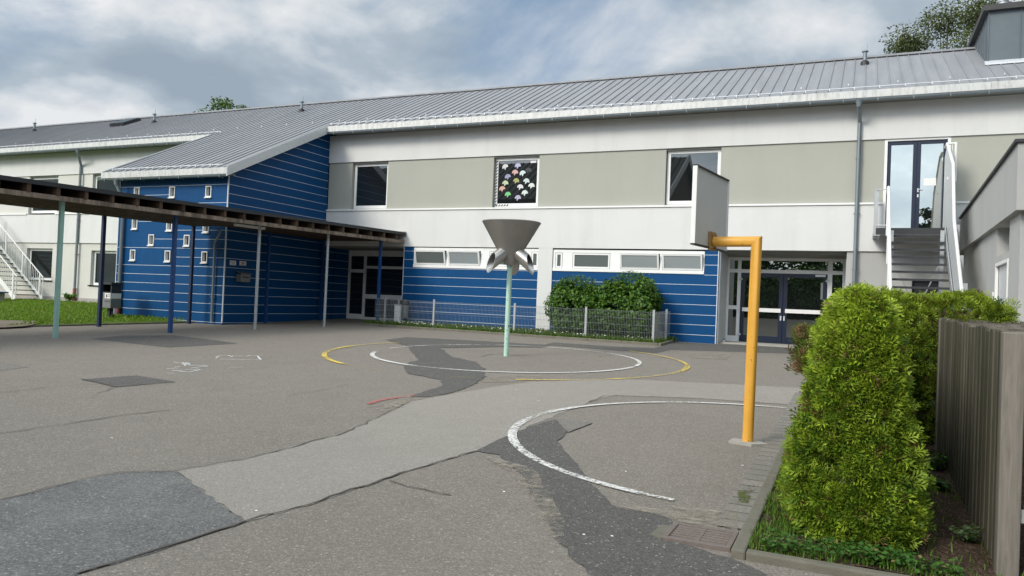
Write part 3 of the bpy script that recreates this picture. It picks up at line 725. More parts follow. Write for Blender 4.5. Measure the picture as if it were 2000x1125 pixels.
def gutter(x0, x1, y, z):
    g = MB(); n = 9; ring = []
    for xx in (x0, x1):
        for k in range(n): a = math.pi*k/(n-1); ring.append((xx, y+.065*math.cos(a), z-.075*math.sin(a)))
        for k in range(n): a = math.pi*(n-1-k)/(n-1); ring.append((xx, y+.060*math.cos(a), z-.070*math.sin(a)))
    m2 = 2*n
    g.add(ring, [(i, (i+1) % m2, m2+(i+1) % m2, m2+i) for i in range(m2)]+[tuple(range(m2))[::-1], tuple(range(m2, 2*m2))])
    x = x0+.4
    while x < x1:
        g.box(x-.012, x+.012, y-.073, y+.11, z-.092, z-.078); g.box(x-.012, x+.012, y-.08, y-.067, z-.09, z+.012); x += .86
    g.tube([(x0, y-.066, z+.004), (x1, y-.066, z+.004)], .009, 6); return g.build('gutter', 'zinc_pipe', school)
gutter(XL, VX0-.1, EY+.045, eave(EY)-.175); gutter(VX1-.06, XR, EY+.045, eave(EY)-.175); gutter(VX0-.25, VX1-.04, WEY+.045, eave(WEY)-.175)
sg = MB()
def snow(x0, x1, y):
    z = eave(y); sg.tube([(x0, y, z+.10), (x1, y, z+.10)], .016, 6)
    x = x0+.08
    while x < x1: sg.box(x-.012, x+.012, y-.03, y+.03, z+.045, z+.12); x += .631
snow(XL, VX0+.3, EY+.12); snow(VX1+.05, XR, EY+.12); snow(VX0+.3, VX1-.3, WEY+.12)
x = XL+.3
while x < XR:                           # single snow stops higher up
    sg.box(x-.012, x+.012, EY+.76, EY+.79, eave(EY+.78)+.03, eave(EY+.78)+.075); x += 1.262
sg.build('snow_guard', 'steel_light', rf)
def ventpipe(p, big=.78):
    d = ray(*p); t = (7.8-.49*22.9-H)/(d[2]-.49*d[1]); q = CAMP+t*d; x, y = q[0], q[1]; z = eave(y)
    v = MB(); v.lathe([(.17*big, z-.06), (.16*big, z+.08), (.075*big, z+.13)], (x, y), 14, 1); v.lathe([(.075*big, z+.1), (.075*big, z+.52*big)], (x, y), 14, 0)
    v.lathe([(.0, z+.60*big), (.10*big, z+.575*big), (.13*big, z+.54*big), (.13*big, z+.52*big), (0, z+.52*big)], (x, y), 14, 0)
    v.tube([(x+.05, y, z+.5*big), (x+.05, y, z+.85*big)], .008, 5, 0); v.build('roof_vent', ['zinc_pipe', 'dark_metal'], rf, True)
for p in ((67, 256), (301, 240), (589, 218), (1689, 126)): ventpipe(p)
def on_roof(p): d = ray(*p); t = (7.8-.49*22.9-H)/(d[2]-.49*d[1]); return CAMP+t*d
a = on_roof((230, 243)); s_ = MB(); n_ = Vector((0, -.49, 1)).normalized(); u_ = Vector((0, 1, .49)).normalized(); A = Vector((a[0]+.1, a[1]-.5, eave(a[1]-.5)))
P4 = [A, A+Vector((.95, 0, 0)), A+Vector((.95, 0, 0))+u_*1.1, A+u_*1.1]
s_.prism([p+n_*-.02 for p in P4], n_*.16, 0); s_.prism([p+n_*.145+Vector((.06*(1 if i in (0, 3) else -1), 0, 0))+u_*(.06*(1 if i < 2 else -1)) for i, p in enumerate(P4)], n_*.02, 1)
s_.build('skylight', ['dark_metal', 'glass_dark'], rf)
# zinc-clad plant housing on the ridge
CX0, CX1, CYF = 3.20, 5.4, 25.3
ch = MB(); ch.prism([(CX0, CYF, eave(CYF)-.1), (CX0, 29.0, 9.0), (CX0, 29.0, 10.5), (CX0, CYF, 10.5)], (CX1-CX0, 0, 0), 0)
x = CX0+.02
for x in (CX0+.008, CX0+.78, CX0+1.56, CX1-.02): ch.box(x-.008, x+.014, CYF-.03, CYF-.001, eave(CYF)+.05, 10.5, 0)
for k in range(1, 9): ch.box(CX0-.03, CX0-.001, CYF+k*.4, CYF+k*.4+.02, eave(min(CYF+k*.4, RY))-.1, 10.5, 0)
ch.box(CX0-.14, CX1+.14, CYF-.14, 29.1, 10.5, 10.66, 1)
ch.prism([(CX0-.07, CYF-.16, eave(CYF-.16)+.03), (CX1+.07, CYF-.16, eave(CYF-.16)+.03), (CX1+.07, CYF-.004, eave(CYF)+.06), (CX0-.07, CYF-.004, eave(CYF)+.06)], (0, 0, .05), 2)
c_ = ch.build('roof_housing', ['zinc_sheet', 'dark_tile', 'steel_light'], rf)
f_ = MB(); q = gy(1959, 8, 26.2); f_.lathe([(.13, 10.6), (.13, 11.05)], (q[0], 26.2), 20); f_.lathe([(.0, 11.28), (.15, 11.22), (.15, 11.05), (0, 11.05)], (q[0], 26.2), 20); f_.build('flue', 'galvanised', rf, True)
# ---- downpipes
def pipe(name, pts, r, redz=None):
    p = MB(); p.tube(pts, r, 12)
    for z in np.arange(1.4, pts[1][2], 1.55):
        b = pts[-1]; p.lathe([(r*1.22, z), (r*1.22, z+.04)], (b[0], b[1]), 12); p.box(b[0]-.09, b[0]+.09, b[1]-.012, b[1]+.012, z+.01, z+.03); p.box(b[0]-.01, b[0]+.01, b[1], Y0 if b[1] > 22 else WY, z, z+.035)
    o = p.build(name, 'zinc_pipe', school, True)
    if redz:
        b = pts[-1]; q = MB(); q.lathe([(r*1.3, b[2]), (r*1.3, redz), (r*1.05, redz+.03)], (b[0], b[1]), 14); q.lathe([(r*1.5, redz-.42), (r*1.5, redz-.36)], (b[0], b[1]), 14); q.build('base_pipe', 'red_pipe', o, True)
ez = eave(EY)-.24
def swan(xt, xb, r, yb, zb, red=None, yt=EY+.05, zt=ez, drop=.55):
    p = [(xt, yt, zt+.06), (xt, yt, zt-.12), (xb, yb, zt-.12-drop), (xb, yb, zb)]; pipe('downpipe', p, r, red)
    h = MB(); h.lathe([(.10, zt+.02), (.085, zt-.02), (r*1.05, zt-.16)], (xt, yt), 14); h.build('gutter_outlet', 'zinc_pipe', school, True)
q = gy(1678, 195, EY); swan(q[0], gy(1671, 480, Y0-.12)[0], .055, Y0-.12, .7, None, drop=.35)
q = gy(150, 293, EY); swan(q[0], gy(153, 420, Y0-.12)[0], .055, Y0-.12, .88, 1.42, drop=.45)
q = gy(226, 352, WEY); x2 = gy(235, 520, WY-.08)[0]; swan(q[0], x2, .06, WY-.08, .62, 1.32, WEY+.03, eave(WEY)-.24, .5)
q = gy(418, 520, WY-.08); pipe('downpipe', [(q[0]+.55, WY-.5, 3.55), (q[0]+.42, WY-.3, 3.45), (q[0], WY-.08, 3.15), (q[0], WY-.08, .64)], .038)

# ---- windows
def window(x0, x1, z0, z1, Y, depth=.10, fw=.09, pane='glass_dark', frame='white_frame', name='window', sill=True, parent=school, reveal=.02, tilt=0, bot=None):
    f = MB(); a, b, c, d = x0+reveal, x1-reveal, z0+.0, z1-.05; bot = bot or fw; Yf = Y+depth
    f.box(a, a+fw, Yf, Yf+.06, c, d); f.box(b-fw, b, Yf, Yf+.06, c, d); f.box(a+fw, b-fw, Yf, Yf+.06, c, c+bot); f.box(a+fw, b-fw, Yf, Yf+.06, d-fw, d)
    o = f.build(name, frame, parent, bevel=.006)
    p = MB(); p.box(a+fw, b-fw, Yf+.028, Yf+.04, c+bot, d-fw); p.build('pane', pane, o)
    if sill: s = MB(); s.box(x0-.02, x1+.02, Y-.06, Yf+.01, z0-.04, z0-.002); s.build('sill', 'white_frame', o)
    return o, (a+fw, b-fw, c+bot, d-fw, Yf+.028)
def reveals(x0, x1, z1, Y): pass
for i, (a, b, z) in enumerate(UP[:5]):
    o, inn = window(a, b, z, ZL3, Y0, .12, .10, sill=False, bot=.12, pane='glass_shade' if i < 2 else 'glass_dark')
    if i == 3:
        x0, x1, z0, z1, yp = inn
        cols = [(.62, .62, .6), (.45, .45, .62), (.62, .38, .35), (.60, .68, .66), (.06, .06, .07), (.30, .30, .45), (.5, .55, .35), (.55, .62, .6), (.35, .36, .14), (.65, .65, .62), (.6, .35, .28), (.62, .62, .62), (.18, .5, .2), (.6, .66, .62), (.4, .38, .48)]
        pos = [(987, 327), (1011.5, 325), (1006, 338), (1021, 339.5), (1032, 334), (992, 346.5), (987, 359), (1028, 355), (1008, 354.5), (1038, 364), (981, 370), (1016, 366.5), (992, 381), (1025, 378), (1011.5, 387.5)]
        for (qx, qy), c in zip(pos, cols):
            q = gy(qx, qy, yp-.004); mn = 'paper_%02d' % pos.index((qx, qy)); plain(mn, c, .8, var=.45, scale=28)
            g = MB(); t = random.uniform(-.35, .25); pts = []
            for k in range(11): an = math.pi*k/10; pts.append((.115*math.cos(an), .115*math.sin(an)))
            pts += [(-.105, -.03), (-.05, .0), (-.02, -.09), (.03, -.01)]
            P = [(q[0]+u*math.cos(t)-v*math.sin(t), yp-.004, q[2]+u*math.sin(t)+v*math.cos(t)) for u, v in pts]; g.prism(P, (0, -.002, 0)); g.build('paper_cutout', mn, o)
        g = MB()
        for k in range(15):
            zc = z0-.08+k*.105; g.prism([(x0-.085, yp-.031, zc), (x0-.02, yp-.031, zc+.05), (x0-.02, yp-.031, zc+.10), (x0-.085, yp-.031, zc+.05)], (0, -.002, 0))
        for k in range(5):
            xc = x0-.05+k*.10; g.prism([(xc, yp-.031, z0-.09), (xc+.05, yp-.031, z0-.09), (xc+.09, yp-.031, z0-.03), (xc+.04, yp-.031, z0-.03)], (0, -.002, 0))
        g.build('striped_tape', 'dark_metal', o)
        g = MB(); g.box(x1-.26, x1-.06, yp-.005, yp-.002, z1-.10, z1-.03); g.build('paper_sticker', 'paper', o)
for a, b, z0, z1 in LWIN:
    window(a, b, z0, z1+.05, Y0, .13, .11, pane='glass_shade')
    s = MB(); s.box(a-.08, b+.08, Y0-.06, Y0+.1, z0-.045, z0-.002); s.build('window_sill', 'steel_dark', school)
w = MB()
for a, b, z0, z1 in LWIN: w.box(a, b, Y0+.25, Y0+.28, z0, z1)
# lintel shades over the upper windows
for a, b, z in UP[:5]:
    sh = MB(); sh.box(a, b, Y0+.02, Y0+.12, ZL3-.055, ZL3-.004); sh.build('blind_box', 'soffit', school)
# ribbon windows
def ribbon_frame(x0, x1, z0, z1, panes):
    f = MB(); Yf = Y0-.015; cuts = sorted(panes, key=lambda t: t[0])
    f.box(x0+.01, x1-.01, Yf-.03, Yf+.12, z0, z0+.10); f.box(x0+.01, x1-.01, Yf, Yf+.1, z1-.07, z1+.03)
    c = x0+.01
    for a, b, k, pn in cuts: f.box(c, a, Yf, Yf+.1, z0+.10, z1-.07); c = b
    f.box(c, x1-.01, Yf, Yf+.1, z0+.10, z1-.07)
    o = f.build('window', 'white_frame', school, bevel=.006)
    for a, b, k, pn in cuts:
        s = MB(); za, zb = z0+.10, z1-.07; fw = .05; t = .13 if k else 0; y = Yf-.02
        def P(x, z, dy): return (x, y-t*(z-za)/(zb-za)*1.0+dy+ (0.02 if not k else 0.01), z)
        for (xa, xb, zc, zd) in ((a+.015, a+.015+fw, za+.01, zb-.01), (b-.015-fw, b-.015, za+.01, zb-.01), (a+.015+fw, b-.015-fw, za+.01, za+.01+fw), (a+.015+fw, b-.015-fw, zb-.01-fw, zb-.01)):
            s.add([P(xa, zc, 0), P(xb, zc, 0), P(xb, zc, .05), P(xa, zc, .05), P(xa, zd, 0), P(xb, zd, 0), P(xb, zd, .05), P(xa, zd, .05)], [(0, 3, 2, 1), (4, 5, 6, 7), (0, 1, 5, 4), (1, 2, 6, 5), (2, 3, 7, 6), (3, 0, 4, 7)])
        ss = s.build('casement', 'white_frame', o)
        g = MB(); xa, xb, zc, zd = a+.015+fw, b-.015-fw, za+.01+fw, zb-.01-fw
        g.add([P(xa, zc, .02), P(xb, zc, .02), P(xb, zd, .02), P(xa, zd, .02)], [(0, 1, 2, 3)]); g.build('pane', pn, o)
        g = MB(); g.box(a, b, Yf+.098, Yf+.10, za, zb); g.build('opening', 'black_hole', o)
def rx(p): return gy(p, 505, Y0)[0]
ribbon_frame(RBL, -9.62, RZL, 3.42, [(rx(812), rx(872), 1, 'glass_frosted_dark'), (rx(877), rx(939), 1, 'glass_frosted'), (rx(956), rx(1024), 0, 'glass_frosted_dark'), (rx(1038), rx(1052), 0, 'glass_frosted_dark')])
ribbon_frame(-9.12, RBR, RZR, 3.40, [(rx(1085), rx(1099), 0, 'glass_frosted_dark'), (rx(1118.5), rx(1192), 0, 'glass_frosted_dark'), (rx(1212), rx(1289), 1, 'glass_frosted'), (rx(1294), rx(1374), 1, 'glass_frosted')])
# wing peep windows
for x, z in WIN:
    f = MB(); a, b, c, d = x-.11, x+.11, z-.165, z+.165
    f.box(a-.014, a+.014, WY-.03, WY+.1, c-.014, d+.014); f.box(b-.014, b+.014, WY-.03, WY+.1, c-.014, d+.014); f.box(a+.014, b-.014, WY-.03, WY+.1, c-.014, c+.02); f.box(a+.014, b-.014, WY-.03, WY+.1, d-.014, d+.014); f.box(a-.03, b+.03, WY-.06, WY-.001, c-.05, c-.02)
    o = f.build('window', 'white_frame', school)
    g = MB(); g.box(a+.02, b-.02, WY+.09, WY+.095, c+.02, d-.02); g.build('pane', 'glass_dark', o)
# ---- upper glazed door with its steel frame
def gl_door(x0, x1, z0, z1, Y, st, glassm, bars=(), barw=.1, parent=school, foot=None):
    f = MB(); foot = foot or st; f.box(x0, x0+st, Y, Y+.07, z0, z1); f.box(x1-st, x1, Y, Y+.07, z0, z1); f.box(x0+st, x1-st, Y, Y+.07, z0, z0+foot); f.box(x0+st, x1-st, Y, Y+.07, z1-st, z1)
    o = f.build('door', 'navy_frame', parent, bevel=.005)
    g = MB(); g.box(x0+st, x1-st, Y+.03, Y+.04, z0+foot, z1-st); g.build('pane', glassm, o); return o
a, b, z = UP[5]
fr = MB(); fr.box(a, a+.07, Y0-.01, Y0+.16, z, ZL3-.06); fr.box(b-.07, b, Y0-.01, Y0+.16, z, ZL3-.06); fr.box(a, b, Y0+.0, Y0+.16, ZL3-.06, ZL3-.004); fr.build('door_frame', 'white_frame', school)
xm = (a+b)/2+.005
d1 = gl_door(a+.072, xm-.002, z, ZL3-.065, Y0+.05, .095, 'glass_mirror', foot=.06); d2 = gl_door(xm+.002, b-.072, z, ZL3-.065, Y0+.05, .095, 'glass_mirror', foot=.06)
h = MB(); h.box(xm+.03, xm+.065, Y0+.03, Y0+.049, 5.12, 5.22); h.tube([(xm+.048, Y0+.05, 5.19), (xm+.048, Y0+.0, 5.19), (xm+.17, Y0+.0, 5.185)], .01, 8); h.build('handle', 'steel_light', d2); h = MB(); h.box(xm+.03, xm+.065, Y0+.035, Y0+.049, 4.98, 5.06); h.build('lock_plate', 'steel_light', d2)
g = MB(); q0 = gy(1804, 348, Y0+.07); q1 = gy(1828, 362, Y0+.07); g.box(q0[0], q1[0], Y0+.074, Y0+.078, q1[2], q0[2]); g.build('notice', 'paper', d2)
# ---- right entrance: white frame, navy double door
def ex(p, y=560): return gy(p, y, RYB-.1)[0]
YB = RYB-.1; zg = G(-2, YB)
f = MB(); zc = 3.36; zt_ = gy(1530, 531, YB)[2]
f.box(RX0+.013, RX1-.02, YB+.02, YB+.1, zc+.001, ZL1-.04, 1)
xs2 = [RX0+.05, ex(1441), ex(1446), ex(1617), ex(1624), RX1-.10, RX1-.02]
f.box(RX0+.05, RX1-.02, YB, YB+.08, zc-.09, zc); f.box(RX0+.05, RX1-.02, YB, YB+.08, zt_-.05, zt_+.06)
for xa, xb in ((RX0+.05, ex(1424)), (ex(1440), ex(1446.5)), (ex(1616), ex(1625)), (ex(1645), RX1-.02)):
    f.box(xa, xb, YB, YB+.08, zt_+.06, zc-.09); f.box(xa, xb, YB, YB+.08, zg, zt_-.05)
zb1 = gy(1430, 600, YB)[2]; zb2 = gy(1430, 657, YB)[2]
for xa, xb in ((ex(1424), ex(1440)), (ex(1625), ex(1645))):
    f.box(xa, xb, YB, YB+.08, zb1-.06, zb1+.06); f.box(xa, xb, YB, YB+.08, zg, zb2+.03)
ef = f.build('entrance_frame', ['white_frame', 'grey_render'], school)
g = MB(); g.box(ex(1424), ex(1440), YB+.03, YB+.04, zg+.02, zc-.09); g.box(ex(1625), ex(1645), YB+.03, YB+.04, zg+.02, zc-.09); g.box(ex(1446.5), ex(1616), YB+.03, YB+.04, zt_+.06, zc-.09); g.build('pane', 'glass_door', ef)
xa, xm, xb = ex(1446.5), ex(1530), ex(1616)
for p0, p1, hx in ((xa+.003, xm-.004, xm-.05), (xm+.004, xb-.003, xm+.05)):
    o = gl_door(p0, p1, zg+.02, zt_-.055, YB+.01, .12, 'glass_door', foot=.22)
    m_ = MB(); zz = gy(1500, 606, YB)[2]; m_.box(p0+.07, p1-.05, YB-.03, YB+.008, zz-.06, zz+.06); m_.build('push_bar', 'white_frame', o)
    m_ = MB(); m_.box(hx-.02, hx+.02, YB-.01, YB+.009, zz-.30, zz-.16); m_.build('lock_plate', 'steel_light', o)
    hs = p0 if p0 == xa+.003 else p1
    for zq in (gy(1450, 545, YB)[2], gy(1450, 653, YB)[2]):
        m_ = MB(); m_.tube([(hs-.05, YB-.02, zq), (hs+.05, YB-.02, zq)], .025, 8); m_.tube([(hs, YB-.02, zq-.09), (hs, YB-.02, zq+.09)], .014, 8); m_.build('hinge', 'steel_light', o)
cl_ = MB(); cl_.box(ex(1592), ex(1612), YB-.06, YB+.0, zt_-.13, zt_-.07); cl_.build('door_closer', 'white_frame', school)
st_ = MB(); st_.box(RX0+.01, RX1, Y0+.25, YB+.1, .3, zg+.02); st_.build('door_step', 'concrete', school)
# ---- left entrance under the walkway
f = MB(); zg2 = G(-17, YB)
f.box(LX0+.001, LX1-.02, YB, YB+.1, 3.2, ZL1-.06)
for xa, xb in ((LX0+.001, LX0+.10), (LX0+.72, LX0+.83), (LX1-.12, LX1-.02)): f.box(xa, xb, YB, YB+.1, zg2, 3.2)
f.box(LX0+.10, LX0+.72, YB, YB+.1, 2.55, 2.68); f.box(LX0+.83, LX1-.12, YB, YB+.1, 2.72, 2.82); f.box(LX0+.10, LX0+.72, YB, YB+.1, zg2, zg2+.2); f.box(LX0+.83, LX1-.12, YB, YB+.1, 1.55, 1.72)
f.box(LX0+.83, LX1-.12, YB, YB+.1, zg2, zg2+.1)
ef2 = f.build('entrance_frame', 'white_frame', school)
g = MB(); g.box(LX0+.10, LX0+.72, YB+.04, YB+.05, zg2+.2, 3.2); g.box(LX0+.83, LX1-.12, YB+.04, YB+.05, zg2+.1, 3.2); g.build('pane', 'glass_dark', ef2)

# ------------------------------------------------------------------ annex on the right
AX0 = 2.30; annex = thing('annex_building', 'grey rendered annex with deep parapet and steel door beside the stairs', 'annex', (AX0+2, 18, .6))
def axx(y): return AX0+.17*(y-14.5)/8.8
def aw(w, y0, y1, z0, z1, off, th=.2, mi=0, z1b=None):
    z1b = z1 if z1b is None else z1b
    w.prism([(axx(y0)+off, y0, z0), (axx(y1)+off, y1, z0), (axx(y1)+off, y1, z1b), (axx(y0)+off, y0, z1)], (th, 0, 0), mi)
w = MB(); aw(w, 14.5, 23.35, 3.49, 4.57, 0, .3, 0, 4.34); w.box(AX0+.3, 8, 14.5, 14.8, 3.49, 4.57); w.build('parapet', 'annex_render', annex)
w = MB(); yA, yB, yC = 15.85, 17.35, 16.55
aw(w, 14.75, yA, .3, 3.488, .10); aw(w, yB, 23.35, .3, 3.488, .10); aw(w, yA, yB, 2.80, 2.93, .10); w.box(AX0+.3, 8, 14.8, 15.0, .3, 3.488)
w.prism([(axx(yB)+.3, yC, 2.93), (axx(yB)+.3, yB, 2.93), (axx(yB)+.3, yB, 3.488), (axx(yB)+.3, yC, 3.488)], (.05, 0, 0))
w.box(AX0+.3, 8, 23.0, 23.3, .3, 4.2); w.box(7.8, 8, 14.8, 23, .3, 4.2); w.box(AX0+.3, 7.9, 14.8, 23, 4.1, 4.2)
w.build('wall', 'annex_render', annex)
cp = MB(); cp.prism([(axx(14.45)-.05, 14.45, 4.575), (axx(23.38)-.05, 23.38, 4.345), (axx(23.38)-.05, 23.38, 4.395), (axx(14.45)-.05, 14.45, 4.625)], (.4, 0, 0)); cp.box(AX0+.36, 8, 14.45, 14.85, 4.575, 4.625); cp.build('coping', 'steel_dark', annex)
w = MB(); aw(w, yA+.02, yB-.02, .3, 2.79, .14, .05); d_ = w.build('steel_door', 'steel_light', annex)
w = MB(); aw(w, yA+.0, yA+.06, .3, 2.80, .08, .05); aw(w, yB-.06, yB, .3, 2.80, .08, .05); aw(w, yA+.06, yB-.06, 2.74, 2.80, .08, .05); w.build('door_frame', 'white_paint', d_)
w = MB(); aw(w, yA+.12, yA+.22, 2.15, 2.55, .10, .05); w.build('lock', 'galvanised', d_)
w = MB(); aw(w, yA, yC, 2.93, 3.488, .25, .02); ww_ = w.build('window', 'glass_shade', annex)
w = MB(); aw(w, yB+.22, yB+.30, 2.1, 2.26, .075, .03); aw(w, yB+.22, yB+.30, 1.9, 2.06, .075, .03); w.build('door_bell', 'white_paint', annex)

# ------------------------------------------------------------------ steel staircase to the upper door
st = thing('steel_staircase', 'galvanised outside staircase with white handrails climbing to the upper glazed door', 'staircase', (1.36, 20, .65))
SX0, SX1 = .72, 2.0; YT, ZT = 22.3, 4.0; RISE, RUN = .198, .2445
NS = 17
for i in range(NS):
    y = YT-RUN*(i+1); z = ZT-RISE*(i+1)
    if z < G(1, y)+.08: break
    t = MB(); t.box(SX0+.03, SX1-.03, y-.01, y+.13, z-.022, z); t.box(SX0+.03, SX1-.03, y-.025, y-.0105, z-.05, z+.005); t.build('tread', 'steel_dark', st, bevel=.004)
yE, zE = y, z
t = MB(); t.box(.42, SX1+.05, YT, Y0-.11, ZT-.05, ZT); t.box(.42, SX1+.05, YT-.02, YT-.001, ZT-.16, ZT+.005); t.build('landing', 'steel_dark', st)
def strg(x, name):
    s = MB(); s.prism([(x, YT, ZT-.22), (x, YT, ZT+.05), (x, yE, zE+.06), (x, yE, zE-.21)], (.025, 0, 0)); s.prism([(x, Y0-.11, ZT-.22), (x, Y0-.11, ZT+.05), (x, YT+.001, ZT+.05), (x, YT+.001, ZT-.22)], (.025, 0, 0)); s.build(name, 'galvanised', st)
strg(SX0-.01, 'stringer'); strg(SX1, 'stringer')
def zs(y): return ZT+(y-YT)*RISE/RUN if y < YT else ZT
def xof(px_, y): return CAMP[0]+ray(px_, 400)[0]/ray(px_, 400)[1]*y
# left guard: posts, handrail, bars
r = MB(); xr = SX0-.03
r.tube([(xr, 23.3, ZT+1.08), (xr, YT, ZT+1.08), (xr, yE, zs(yE)+1.02), (xr, yE, zs(yE)+.1)], .034, 8); r.tube([(xr, YT, ZT+.55), (xr, yE, zs(yE)+.5)], .014, 8)
for y in np.arange(YT, yE, -.98): r.box(xr-.032, xr+.032, y-.035, y+.035, zs(y)-.2, zs(y)+1.02)
r.build('handrail', 'white_paint', st)
r = MB()
for y, x in ((22.45, .42), (23.15, .42)): r.box(x-.045, x+.045, y-.045, y+.045, ZT-.25, ZT+1.05)
r.tube([(.42, 22.4, ZT+1.06), (.42, 23.3, ZT+1.06)], .02, 8); r.tube([(.42, 22.4, ZT+1.02), (xr, 22.36, ZT+1.04)], .012, 8); r.tube([(.42, 22.4, ZT+.08), (xr, 22.36, ZT+.08)], .02, 8)
for k in range(6): r.tube([(.42, 22.5+.13*k, ZT+.08), (.42, 22.5+.13*k, ZT+1.05)], .009, 6)
r.box(.36, .52, 22.3, 23.4, ZT-.20, ZT-.06); r.build('landing_guard', 'galvanised', st)
# right guard: tall sheet screen with a white frame
xs3 = SX1+.045
P = [(xs3, 23.3, 6.0), (xs3, 22.75, 6.22), (xs3, 21.25, 5.42), (xs3, 20.6, zs(20.6)+1.35), (xs3, yE+.1, zs(yE+.1)+1.1), (xs3, yE+.1, zs(yE+.1)-.1), (xs3, YT, ZT-.1), (xs3, 23.3, ZT-.1)]
g = MB(); g.prism(P, (.012, 0, 0)); g.build('side_screen', 'steel_light', st)
r = MB(); r.tube([(xs3, 23.25, 6.25), (xs3, 22.75, 6.25), (xs3, 21.2, 5.45), (xs3, 20.6, zs(20.6)+1.38), (xs3, yE, zs(yE)+1.1), (xs3, yE, zs(yE)+.05)], .036, 8)
r.tube([(xs3, 22.75, 6.25), (xs3+.2, 22.75, 6.25)], .028, 8); r.tube([(xs3+.2, 22.75, 6.28), (xs3+.2, 22.75, 5.25)], .035, 8); r.tube([(xs3+.2, 22.75, 5.28), (xs3, 22.3, 5.28)], .03, 8); r.tube([(xs3+.12, 22.75, 6.25), (xs3+.12, 22.75, 4.0)], .012, 6)
r.build('handrail', 'white_paint', st)
r = MB()
for y, dz in ((20.5, 1.55), (19.6, 1.5), (18.8, 1.5)): r.box(xs3+.03, xs3+.10, y-.05, y+.05, zs(y)-.3, zs(y)+dz-.2)
r.build('bracket_post', 'galvanised', st)
r = MB(); r.bar((SX0+.1, 21.9, 3.2), (1.5, 21.9, 1.6), .02, .02); r.bar((SX1-.1, 21.9, 3.1), (1.15, 21.9, 1.2), .03, .03); r.box(SX1-.12, SX1-.03, 21.86, 21.95, .6, 3.9); r.box(SX0+.02, SX0+.11, 21.86, 21.95, .6, 3.9); r.build('brace', 'galvanised', st)

# ------------------------------------------------------------------ white staircase far left
ws = thing('white_staircase', 'white steel outside staircase with barred railings at the far left of the lawn', 'staircase', (-35, 22.4, .88))
fx, fz = -33.55, .88; sl_ = 3.05/4.05; NT_ = 15
YA, YBn = 22.95, 21.75
for i in range(NT_):
    t = MB(); x = fx-.15-.27*i; z = fz+.2*(i+1); t.box(x-.27, x+.02, YBn+.03, YA-.03, z-.035, z); t.build('tread', 'steel_dark', ws)
for y in (YA, YBn):
    r = MB(); xe = fx-4.3
    def zz_(x): return fz+(fx-x)*.2/.27
    r.bar((fx+.05, y, fz+.02), (xe, y, zz_(xe)), .03, .2); r.build('stringer', 'white_paint', ws)
    r = MB(); r.tube([(fx+.1, y, fz), (fx+.1, y, fz+1.0), (xe, y, zz_(xe)+1.05)], .025, 8)
    x = fx-.05
    while x > xe: r.tube([(x, y, zz_(x)+.05), (x, y, zz_(x)+1.04)], .011, 6); x -= .125
    for k in range(4): x = fx-.1-1.25*k; r.box(x-.03, x+.03, y-.03, y+.03, zz_(x)-.1, zz_(x)+1.06)
    r.build('handrail', 'white_paint', ws)
t = MB(); t.box(fx-5.8, fx-4.3, YBn, YA, fz+3.15, fz+3.22); t.build('landing', 'galvanised', ws)
t = MB(); t.box(fx-4.5, fx-4.4, YBn+.02, YBn+.12, .6, fz+3.15); t.box(fx-4.5, fx-4.4, YA-.12, YA-.02, .6, fz+3.15); t.box(fx-5.7, fx-5.6, YBn+.02, YBn+.12, .6, fz+3.15); t.box(fx-5.7, fx-5.6, YA-.12, YA-.02, .6, fz+3.15); t.build('support_post', 'white_paint', ws)
bn = thing('garden_bench', 'blue bench slab standing beside the white staircase', 'bench', (-34.9, 20.9, .8))
q = gy(2, 571, 20.6); bz = LZ(q[0], 20.6)
b = MB(); b.box(q[0]-1.6, q[0]+.12, 20.35, 20.85, q[2]-.03, q[2]+.03); b.build('seat', 'bench_blue', bn, bevel=.015)
for x in (q[0]-1.4, q[0]-.1): b = MB(); b.box(x-.04, x+.04, 20.4, 20.8, bz-.03, q[2]-.032); b.build('leg', 'concrete', bn)

# ------------------------------------------------------------------ covered walkway
cw = thing('covered_walkway', 'covered walkway with flat timber roof on thin painted posts', 'canopy', (-17, 14, .4))
def ax_(y): return -14.75+.185*(y-23.5)
CZ0, CZ1 = 3.62, 3.95; YS = 3.0; YE_ = 23.44; WB = 3.55
def outline(off, z, y0=YS, y1=YE_): return [(ax_(y0)-off, y0, z), (ax_(y1)-off, y1, z), (-18.27, y1, z), (-18.27, 18.22, z), (ax_(18.22)-WB+off, 18.22, z), (ax_(y0)-WB+off, y0, z)]
d = MB(); d.prism(outline(0, CZ1-.06), (0, 0, .045)); d.build('roof_deck', 'dark_metal', cw)
d = MB(); d.prism(outline(-.02, CZ1-.065)[:2]+[(ax_(YE_)-.02, YE_, CZ1-.065), (ax_(YS)-.02, YS, CZ1-.065)], (0, 0, .085)); d.bar((ax_(YS)+.012, YS, CZ1-.02), (ax_(YE_)+.012, YE_, CZ1-.02), .02, .10); d.bar((ax_(YE_)+.01, YE_+.012, CZ1-.02), (-18.2, YE_+.012, CZ1-.02), .02, .1); d.build('edge_trim', 'steel_dark', cw)
d = MB(); d.bar((ax_(YE_)-.9, YE_+.015, CZ1+.035), (ax_(YE_)+.0, YE_+.015, CZ1+.035), .03, .07); d.build('end_flashing', 'galvanised', cw)
d = MB(); y = YS+.2
while y < YE_:
    xe = ax_(y)-.02; xb = -18.25 if y > 18.22 else ax_(y)-WB+.05
    d.box(xb, xe, y-.045, y+.045, CZ0+.06, CZ1-.066); y += .62
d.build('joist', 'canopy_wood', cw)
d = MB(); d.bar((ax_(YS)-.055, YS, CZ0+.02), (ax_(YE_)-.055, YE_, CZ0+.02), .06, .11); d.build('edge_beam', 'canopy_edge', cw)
d = MB(); d.prism(outline(.10, CZ0+.035), (0, 0, .02)); y = 0
